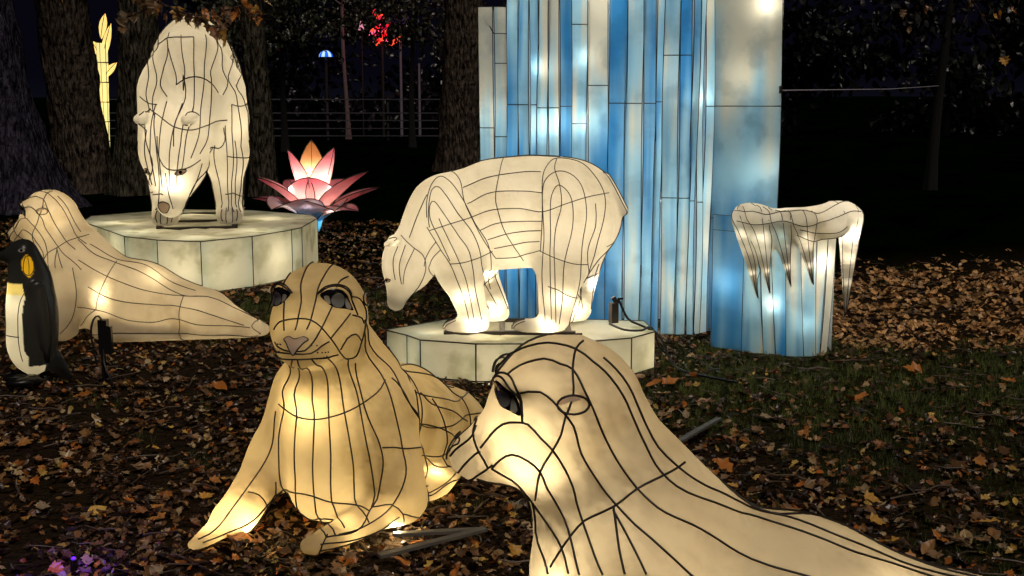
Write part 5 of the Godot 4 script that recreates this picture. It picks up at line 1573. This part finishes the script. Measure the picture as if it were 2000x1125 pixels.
func _ready() -> void:
	rng.seed = 7
	var cam := Camera3D.new()
	cam.name = "camera"
	add_child(cam)
	cam.position = Vector3(0, 1.7, 0)
	cam.rotation_degrees.x = -9.29
	cam.fov = 26.37
	cam.far = 500.0
	var we := WorldEnvironment.new()
	we.name = "world_environment"
	var env := Environment.new()
	env.background_mode = Environment.BG_SKY
	env.sky = Sky.new()
	var pm := ProceduralSkyMaterial.new()
	pm.sky_top_color = lin(0.0022, 0.002, 0.005)
	pm.sky_horizon_color = lin(0.0016, 0.0014, 0.0036)
	pm.ground_bottom_color = lin(0.002, 0.002, 0.003)
	pm.ground_horizon_color = lin(0.003, 0.003, 0.006)
	env.sky.sky_material = pm
	env.tonemap_mode = Environment.TONE_MAPPER_LINEAR
	env.tonemap_exposure = 1.18
	env.sdfgi_enabled = true
	env.ssao_enabled = true
	env.ssil_enabled = true
	we.environment = env
	add_child(we)
	var moon := DirectionalLight3D.new()
	moon.name = "night_light"
	moon.light_energy = 0.25
	moon.light_color = Color(1.0, 0.94, 0.88)
	moon.light_angular_distance = 20.0
	moon.shadow_enabled = true
	moon.rotation_degrees = Vector3(-56, 20, 0)
	add_child(moon)

	materials()
	M.leaf_shapes = [leaf_mesh(0, M.leaf), leaf_mesh(1, M.leaf), leaf_mesh(2, M.leaf)]
	M.big_leaves = []
	for q in [[0.55, 0.20, 0.03], [0.6, 0.33, 0.06], [0.5, 0.22, 0.05], [0.20, 0.10, 0.04], [0.28, 0.17, 0.08], [0.12, 0.055, 0.025], [0.3, 0.12, 0.04], [0.36, 0.27, 0.16]]:
		for k in 3:
			if M.big_leaves.size() < 3 or k != 1:
				var lm := plain(q[0], q[1], q[2], 0.45)
				lm.backlight_enabled = true
				lm.backlight = Color(0.4, 0.4, 0.4)
				M.big_leaves.append(leaf_mesh(k, lm))
	ground()
	# trees
	tree("broad_tree", "huge dark trunk, tinted blue for blue light on it, with flared roots at the left edge", Vector3(-7.15, 0, -17.6), 7.0, 0.62, 0.42, Vector2(-0.9, 0), 0.55, 3, M.bark0, 5, 400, 0.07)
	tree("old_tree", "leaning old trunk with lighter bark beside the huge blue-tinted trunk", Vector3(-7.75, 0, -16.2), 6.0, 0.28, 0.2, Vector2(-1.6, 0.3), 0.5, 5, M.bark1, 4, 200, 0.08)
	tree("plated_tree", "brown trunk with cracked plates of bark left of the glowing plant stalk", Vector3(-7.2, 0, -20.6), 7.0, 0.45, 0.36, Vector2(-0.25, 0), 0.25, 8, M.bark1, 5, 400, 0.08)
	tree("mossy_tree", "greenish brown trunk between the glowing plant stalk and the large bear", Vector3(-6.16, 0, -20.2), 7.0, 0.33, 0.28, Vector2(0.25, 0), 0.4, 12, M.bark2, 5, 400, 0.05)
	tree("slim_tree", "slimmer dim trunk just right of the large bear's back", Vector3(-4.0, 0, -19.6), 6.5, 0.2, 0.15, Vector2(-0.05, 0), 0.3, 14, M.bark2, 4, 300, 0.05)
	tree("centre_tree", "straight lit trunk standing beside the left end of the ice cliff", Vector3(-1.05, 0, -25.5), 7.5, 0.4, 0.36, Vector2(0.05, 0), 0.3, 17, M.bark1, 5, 400, 0.07)
	rng.seed = 40
	bush_tree("dark leafy tree beyond the lawn, above the pink flower", Vector3(-6.1, 0, -33), 6.0, 1.9, 2.6, 2600, Color(0.06, 0.066, 0.04), 21)
	bush_tree("dark leafy tree beyond the lawn, nearest the straight lit trunk", Vector3(-2.9, 0, -36), 6.5, 1.6, 2.9, 2200, Color(0.066, 0.06, 0.04), 22)
	bush_tree("dark bare tree at the far right with drooping boughs", Vector3(6.5, 0, -19), 5.5, 2.0, 2.4, 900, Color(0.03, 0.03, 0.03), 23)
	bush_tree("dark leafy tree beyond the lawn, straight behind the icicle stump", Vector3(7.0, 0, -42), 9.0, 3.4, 0.4, 3600, Color(0.010, 0.012, 0.010), 24, 2.3)
	bush_tree("dark leafy tree beyond the lawn, behind the far right corner", Vector3(14.0, 0, -40), 9.0, 4.0, 0.3, 4000, Color(0.010, 0.012, 0.010), 25, 2.3)
	bush_tree("dark leafy tree beyond the lawn, behind the rail fence's left end", Vector3(-9.5, 0, -50), 8.0, 3.4, 0.6, 3000, Color(0.012, 0.010, 0.016), 26, 2.3)
	bush_tree("dark leafy tree beyond the lawn, behind the rail fence's right end", Vector3(-3.0, 0, -52), 8.0, 3.8, 0.6, 3000, Color(0.012, 0.010, 0.016), 27, 2.3)
	branch("brown leafy branch hanging over the large bear's rump", Vector3(-2.5, 2.3, -10.3), [[-0.75, 0.3, 0.0, -0.4, 0.1, 0.1, -0.1, -0.02, 0.0, 0.25, 0.06, -0.1, 0.7, 0.2, 0.0], [-0.1, -0.02, 0.0, 0.02, -0.1, 0.05, 0.12, -0.12, 0.05, 0.2, -0.1, 0.0], [0.25, 0.06, -0.1, 0.4, -0.02, 0.0, 0.55, 0.0, 0.0], [-0.4, 0.1, 0.1, -0.55, 0.0, 0.0, -0.75, -0.06, 0.0]], 70, 51)
	branch("brown leafy branch hanging in front of the plated trunk", Vector3(-4.2, 2.75, -12.0), [[-0.6, 0.2, 0.0, -0.2, 0.0, 0.0, 0.2, 0.02, 0.0, 0.7, 0.15, 0.0], [-0.2, 0.0, 0.0, -0.1, -0.12, 0.0], [0.2, 0.02, 0.0, 0.35, -0.1, 0.0]], 70, 52)
	branch("drooping bare twigs at the upper right corner", Vector3(5.6, 2.75, -16.0), [[-1.0, 0.6, 0.0, -0.8, 0.15, 0.0, -0.55, -0.25, 0.0], [-0.6, 0.6, 0.1, -0.5, 0.2, 0.1, -0.35, -0.1, 0.1], [-0.1, 0.6, 0.0, 0.15, 0.2, 0.0, 0.5, -0.35, 0.0, 0.75, -0.75, 0.0], [0.2, 0.6, 0.0, 0.5, 0.25, 0.0, 0.85, -0.15, 0.0], [0.15, 0.2, 0.0, 0.2, -0.1, 0.0, 0.1, -0.35, 0.0], [0.5, 0.25, 0.0, 0.45, 0.0, 0.0, 0.6, -0.2, 0.0], [0.95, 0.6, 0.0, 0.88, 0.2, 0.0, 0.8, -0.15, 0.0]], 26, 53)
	rng.seed = 60
	# lanterns
	var s1 := seal("pale seal lantern with its head in profile, nearest, cut off by the lower right corner", SEALS[0][0], SEALS[0][1], SEALS[0][2], SEALS[0][3], SEALS[0][4], M.seal, false)
	for q in [[0.12, 0.80, -0.085, 0.05], [-0.0, 0.42, -0.14, 0.055], [-0.3, 0.25, -0.14, 0.06], [-0.80, 0.32, -0.15, 0.045], [-1.2, 0.14, 0.0, 0.02], [-0.05, 0.3, 0.2, 0.02]]:
		lamp(s1, Vector3(q[0], q[1], q[2]), q[3] * 1.5, WARM)
	var s2 := seal("seal lantern facing the viewer, propped on both front flippers, with yellowed chest", SEALS[1][0], SEALS[1][1], SEALS[1][2], SEALS[1][3], SEALS[1][4], M.seal_front, true)
	for q in [[0.14, 0.80, -0.03, 0.014], [0.02, 0.50, 0.02, 0.05], [-0.02, 0.16, 0.0, 0.035], [0.19, 0.04, 0.275, 0.045], [0.30, 0.035, 0.335, 0.008], [-0.5, 0.08, -0.22, 0.03], [-0.04, 0.26, 0.25, 0.008], [-0.02, 0.045, -0.30, 0.045], [0.14, 0.06, -0.17, 0.008], [-0.5, 0.3, 0.0, 0.04], [-0.95, 0.16, 0.0, 0.025], [-1.25, 0.08, 0.0, 0.01]]:
		lamp(s2, Vector3(q[0], q[1], q[2]), q[3] * 1.45, Color(1.0, 0.93, 0.76))
	var s3 := seal("seal lantern lying behind the penguin with its tail towards the middle", SEALS[2][0], SEALS[2][1], SEALS[2][2], SEALS[2][3], SEALS[2][4], M.seal, false)
	for q in [[0.0, 0.86, -0.05, 0.03], [-0.12, 0.5, 0.0, 0.04], [-0.38, 0.34, -0.17, 0.03], [-0.7, 0.42, -0.1, 0.012], [-0.75, 0.22, 0.0, 0.03], [-1.0, 0.2, -0.13, 0.008], [-1.2, 0.12, 0.0, 0.012], [-1.38, 0.05, 0.0, 0.004]]:
		lamp(s3, Vector3(q[0], q[1], q[2]), q[3] * 1.8, WARM)
	var b1 := bear("smaller polar bear lantern in side view on the hexagonal floe before the ice cliff", BEARS[0][0], BEARS[0][1], BEARS[0][5], true, 0.0)
	for q in [[0.62, 0.42, 0.0, 0.02], [0.3, 0.66, 0.0, 0.075], [-0.1, 0.66, 0.0, 0.075], [-0.45, 0.68, 0.0, 0.085], [0.24, 0.26, -0.23, 0.022], [0.18, 0.06, -0.24, 0.03], [0.12, 0.37, 0.09, 0.05], [0.05, 0.1, 0.13, 0.025], [-0.38, 0.24, -0.235, 0.02], [-0.3, 0.045, -0.245, 0.022], [-0.64, 0.27, 0.11, 0.045], [-0.5, 0.1, 0.13, 0.025]]:
		lamp(b1, Vector3(q[0], q[1], q[2]), q[3] * 1.4, PALE)
	var b2 := bear("large polar bear lantern with lowered head, seen from the front on the tall floe", BEARS[1][0], BEARS[1][1], BEARS[1][5], false, BEARS[1][4])
	for q in [[0.56, 0.42, 0.06, 0.05], [0.74, 0.27, 0.11, 0.05], [0.6, 0.5, 0.1, 0.04], [0.25, 0.7, 0.0, 0.16], [-0.1, 0.72, 0.0, 0.16], [-0.45, 0.72, 0.0, 0.16], [0.24, 0.34, -0.19, 0.05], [0.24, 0.3, 0.19, 0.05], [0.36, 0.55, -0.2, 0.03], [0.2, 0.07, -0.19, 0.015], [0.2, 0.07, 0.19, 0.015], [-0.38, 0.3, -0.18, 0.04], [-0.38, 0.3, 0.18, 0.04]]:
		lamp(b2, Vector3(q[0], q[1], q[2]), q[3] * 1.4, PALE)
	var f1 := floe("low six-sided ice floe lantern under the smaller bear", [-0.77, -7.39, -0.63, -7.23, -0.54, -7.09, -0.21, -6.98, 0.28, -6.98, 0.71, -7.15, 0.87, -7.34, 0.84, -7.68, 0.2, -7.78, -0.42, -7.74], 0.23, [0.3, 0.7, 0.2, 0.0, 0.0, 0.1, 0.2, 0.5, 0.4, 0.6])
	for q in [[-0.5, 0.1, 0.02, 0.035], [-0.15, 0.1, 0.15, 0.045], [0.3, 0.1, 0.1, 0.045], [0.68, 0.1, -0.05, 0.035], [0.1, 0.1, -0.25, 0.035]]:
		lamp(f1, Vector3(q[0], q[1], q[2]), q[3], PALE)
	var f2 := floe("tall broad ice floe lantern under the large bear", [-4.07, -11.6, -3.31, -10.43, -2.96, -10.18, -2.57, -10.07, -2.22, -10.43, -1.97, -10.92, -1.91, -11.1, -1.89, -11.88, -2.0, -12.21, -2.69, -12.68, -3.49, -12.79, -4.16, -12.11], 0.44, [0.3, 0.5, 0.1, 0.3, 0.1, 0.5, 0.2, 0.2, 0.3, 0.3, 0.3, 0.3])
	for q in [[0.1, 0.2, 1.0, 0.10], [0.5, 0.2, 0.5, 0.10], [-0.5, 0.2, 0.6, 0.12], [-0.9, 0.2, -0.1, 0.12], [0.4, 0.2, -0.5, 0.12], [-0.4, 0.2, -0.9, 0.12]]:
		lamp(f2, Vector3(q[0], q[1], q[2]), q[3], PALE)
	ice_wall()
	ice_stump()
	penguin()
	lotus()
	glow_plant("tall yellow glowing plant stalk between two trunks behind the large bear", Vector3(-7.8, 0.3, -23.8), Color(1.0, 0.93, 0.60), Color(1, 0.87, 0.52), 1.9, [[1.85, 0.25, 1.0, 0.95], [1.9, -0.35, 1.0, 0.5], [1.55, 0.5, 0.7, 0.5], [2.3, 0.2, 1.0, 0.6]])
	glow_plant("peach and pink glowing plant half hidden left of the plated trunk", Vector3(-8.75, 0.5, -24.0), Color(1, 0.75, 0.5), Color(1, 0.55, 0.4), 1.0, [[0.9, 0.4, 0.7, 0.5], [1.3, -0.2, 1.0, 0.5], [1.6, 0.5, 0.6, 0.5], [2.1, -0.1, 1.0, 0.5]])
	details()


func details() -> void:
	# fence far behind
	var fz := -40.5
	var o := thing("rail_fence", "low grey rail fence far behind across the dark lawn", "fence", Vector3(-7.0, 0, fz))
	for k in 5:
		var r := Mb.new()
		r.box(Vector3(0, [0.12, 0.36, 0.62, 0.86, 1.3][k], 0), Vector3(14.0, 0.035, 0.04))
		part("rail", r.mesh(plain(0.10, 0.095, 0.12, 0.5)), o)
	for k in 8:
		var r := Mb.new()
		r.box(Vector3(-6.9 + k * 1.97, 0.66, -0.045), Vector3(0.06, 1.36, 0.05))
		part("post", r.mesh(plain(0.05, 0.045, 0.06)), o)
	for q in [[-3.83, 4.0, "tall thin lamp post with a violet lamp beyond the fence", true], [-3.2, 2.5, "shorter thin bare post beside the violet lamp post", false]]:
		var p := thing("lamp_post" if q[3] else "thin_post", q[2], "post", Vector3(q[0], 0, -43))
		var m := Mb.new()
		m.tube(PackedVector3Array([Vector3.ZERO, Vector3(0, q[1], 0)]), 0.055, 8, 0.04)
		part("pole", m.mesh(plain(0.22, 0.2, 0.26, 0.5)), p)
		if q[3]:
			for k in 5:
				var s := SphereMesh.new()
				s.radius = 0.11; s.height = 0.22; s.radial_segments = 8; s.rings = 4
				s.material = glowing(Color(0.35, 0.15, 0.55), 0.22)
				part("lamp_globe", s, p).position = Vector3(0.2 * cos(k * 1.26), q[1] + 0.05 + 0.16 * sin(k * 1.26), 0)
	rng.seed = 77
	var red := thing("flower_lantern", "far red and pink glowing flower cluster above the fence", "flower lantern", Vector3(-4.4, 0, -42.5))
	var st := Mb.new()
	st.tube(PackedVector3Array([Vector3.ZERO, Vector3(0, 3.4, 0)]), 0.05, 8)
	part("stalk", st.mesh(M.dark_steel), red)
	var hot := [glowing(Color(1.0, 0.12, 0.2), 0.8), glowing(Color(1.0, 0.4, 0.6), 1.0), glowing(Color(0.8, 0.1, 0.35), 0.5), glowing(Color(1, 0.35, 0.2), 0.9)]
	for k in 26:
		var m := Mb.new()
		var a := rf(0, TAU)
		leaf_blade(m, Vector3(rf(-0.28, 0.2), 3.35 + rf(-0.3, 0.75), rf(-0.2, 0.2)), Vector3(cos(a), sin(a), 0.2).normalized(), rf(0.12, 0.3), 0.16)
		part("petal", m.mesh(hot[k % 4]), red)
	var m2 := Mb.new()
	for k in 3:
		leaf_blade(m2, Vector3(0.25 + 0.14 * k, 3.05 + 0.08 * k, 0.1), Vector3(0.5, 1, 0).normalized(), 0.25, 0.16)
	part("side_petals", m2.mesh(hot[3]), red)
	var rl := OmniLight3D.new()
	rl.name = "flower_light"
	rl.light_energy = 0.25; rl.light_color = Color(1, 0.25, 0.35); rl.light_size = 0.3; rl.shadow_enabled = true
	rl.position = Vector3(0, 3.6, 0.6)
	red.add_child(rl, true)
	var tent := thing("dome_lantern", "tiny blue and white glowing dome far behind", "dome lantern", Vector3(-6.4, 2.72, -43))
	for k in 6:
		var d := Mb.new()
		for j in 4:
			var a0 := PI * k / 6.0
			var a1 := PI * (k + 1) / 6.0
			var e0 := j * 0.39
			var e1 := (j + 1) * 0.39
			var pt := func(a: float, e: float) -> Vector3: return Vector3(-cos(a) * cos(e) * 0.24, sin(e) * 0.22, sin(a) * cos(e) * 0.24)
			d.quad(pt.call(a0, e0), pt.call(a0, e1), pt.call(a1, e1), pt.call(a1, e0))
		part("dome_panel", d.mesh(glowing(Color(0.1, 0.4, 1.0) if k % 2 else Color(0.75, 0.9, 1.0), 0.8)), tent)
	var prop := Mb.new()
	prop.tube(PackedVector3Array([Vector3(0, -2.7, 0), Vector3(0, 0, 0)]), 0.06, 8)
	part("mast", prop.mesh(M.dark_steel), tent)
	var fairy := thing("bell_lantern", "tiny pinkish white bell lantern between the blue dome and the red flower", "bell lantern", Vector3(-5.15, 0, -43))
	var bm := Mb.new()
	bm.tube(PackedVector3Array([Vector3(0, 3.62, 0), Vector3(0, 3.72, 0), Vector3(0, 3.98, 0)]), 0.14, 8, 0.03)
	part("bell", bm.mesh(glowing(Color(0.9, 0.6, 0.7), 0.6)), fairy)
	var bs := Mb.new()
	bs.tube(PackedVector3Array([Vector3.ZERO, Vector3(0, 3.62, 0)]), 0.03, 6)
	part("stalk", bs.mesh(M.dark_steel), fairy)
	var bt := tree("pink_tinted_tree", "thin far trunk above the fence, coloured faintly pink to suggest pink light", Vector3(-5.6, 0, -42), 6.5, 0.07, 0.05, Vector2(-0.05, 0), 0.5, 33, plain(0.2, 0.13, 0.14, 0.8), 4, 0, 0.03)  # pink light is put into the bark colour
	bt.set_meta("label", "thin far trunk above the fence, coloured faintly pink to suggest pink light")
	# taut wire right of the ice slab
	var rope := Mb.new()
	rope.tube(PackedVector3Array([Vector3(-0.17, 0.0, 0.62), Vector3(2.1, 0.0, -4.3), Vector3(4.5, 0.04, -9.75)]), 0.006, 6)
	var ro := part("guy_wire", rope.mesh(plain(0.6, 0.58, 0.68, 0.35)))
	ro.position = Vector3(1.99, 1.675, -9.2)
	tag(ro, "thin pale guy wire running right from the ice slab to a dark tree", "wire")
	# stake with a loop of cable
	var sk := thing("cable_stake", "black stake with a loop of cable standing in the leaves right of the penguin", "cable stake", Vector3(-2.38, 0, -7.0))
	var sm := Mb.new()
	sm.tube(PackedVector3Array([Vector3(0.0, -0.03, 0), Vector3(0.0, 0.2, 0)]), 0.014, 8)
	part("spike", sm.mesh(M.black), sk)
	var hm := Mb.new()
	hm.box(Vector3(0.01, 0.27, 0), Vector3(0.05, 0.2, 0.05))
	hm.box(Vector3(0.045, 0.25, 0.005), Vector3(0.028, 0.16, 0.035))
	part("socket_box", hm.mesh(M.black), sk)
	var lm := Mb.new()
	lm.tube(spline(PackedVector3Array([Vector3(-0.035, 0.1, 0.01), Vector3(-0.06, 0.28, 0.01), Vector3(-0.045, 0.37, 0.0), Vector3(-0.015, 0.39, 0), Vector3(0.005, 0.36, 0)]), 0.02), 0.006, 6)
	lm.tube(spline(PackedVector3Array([Vector3(0.01, 0.2, 0.02), Vector3(0.02, 0.12, 0.05), Vector3(0.07, 0.04, 0.1), Vector3(0.1, 0.012, 0.15)]), 0.02), 0.006, 6)
	part("cable", lm.mesh(M.rubber), sk)
	# plug box and cables behind the smaller bear
	var pl := thing("plug_box", "dark plug box standing beside the smaller bear's hind foot", "plug box", Vector3(0.63, 0.24, -7.5))
	var pm := Mb.new()
	pl.scale = Vector3.ONE * 0.78
	pm.box(Vector3(0, 0.1, 0), Vector3(0.06, 0.16, 0.06), Basis(Vector3.UP, 0.4))
	pm.box(Vector3(0.01, 0.2, 0), Vector3(0.035, 0.06, 0.04), Basis(Vector3(0, 0, 1), 0.5))
	part("box", pm.mesh(M.dark_steel), pl)
	var pr := Mb.new()
	pr.tube(PackedVector3Array([Vector3(0.03, 0.21, 0), Vector3(0.075, 0.215, 0)]), 0.009, 6)
	part("plug_pin", pr.mesh(M.black), pl)
	var cb := Mb.new()
	cb.tube(spline(PackedVector3Array([Vector3(0.66, 0.40, -7.5), Vector3(0.72, 0.28, -7.5), Vector3(0.80, 0.25, -7.42), Vector3(0.9, 0.2, -7.36), Vector3(0.97, 0.05, -7.3), Vector3(1.05, 0.02, -7.15), Vector3(1.3, 0.02, -6.9)]), 0.04), 0.008, 6)
	var c1 := part("power_cable", cb.mesh(M.rubber))
	tag(c1, "black cable running from the plug box down into the grass", "cable")
	var cc := Mb.new()
	cc.tube(spline(PackedVector3Array([Vector3(0.6, 0.26, -7.44), Vector3(0.68, 0.25, -7.3), Vector3(0.78, 0.25, -7.28), Vector3(0.86, 0.24, -7.42), Vector3(0.92, 0.1, -7.5), Vector3(1.0, 0.02, -7.6)]), 0.04), 0.007, 6)
	var c2 := part("power_cable", cc.mesh(M.rubber))
	tag(c2, "black cable looping over the right corner of the low floe", "cable")
	# flat bars lying on the ground
	for q in [[Vector3(-0.48, 0.03, -4.22), Vector3(-0.10, 0.04, -4.47), "grey flat bar in front of the propped seal's flipper, slanting to the right"], [Vector3(-0.45, 0.03, -4.44), Vector3(-0.12, 0.04, -4.46), "grey flat bar behind the slanting bar, lying level"], [Vector3(0.72, 0.03, -5.55), Vector3(1.05, 0.04, -6.05), "grey flat bar on the grass behind the profile seal's neck"]]:
		var bar := Mb.new()
		var d: Vector3 = q[1] - q[0]
		bar.box(d * 0.5, Vector3(d.length(), 0.012, 0.03), Basis(d.normalized(), Vector3.UP, d.normalized().cross(Vector3.UP)).orthonormalized())
		var bo := part("metal_bar", bar.mesh(M.steel))
		bo.position = q[0]
		tag(bo, q[2], "metal bar", "metal bars on the ground")
	# small violet light, added to tint the leaves at the lower left
	var vi := thing("added_violet_light", "small added violet light among the leaves at the lower left corner", "added light", Vector3(-1.56, 0.03, -4.16))
	var hs := Mb.new()
	hs.tube(PackedVector3Array([Vector3(0, -0.03, 0), Vector3(0, 0.01, 0)]), 0.014, 12)
	part("added_housing", hs.mesh(M.black), vi)
	var ls := SphereMesh.new()
	ls.radius = 0.009; ls.height = 0.012; ls.radial_segments = 12; ls.rings = 5
	ls.material = glowing(Color(0.45, 0.2, 1.0), 0.5)
	part("added_light_lens", ls, vi).position = Vector3(0, 0.014, 0)
	var vl := OmniLight3D.new()
	vl.name = "violet_light"
	vl.light_energy = 0.02; vl.light_color = Color(0.45, 0.2, 1.0); vl.light_size = 0.025; vl.shadow_enabled = true
	vl.position = Vector3(0, 0.07, 0)
	vi.add_child(vl, true)
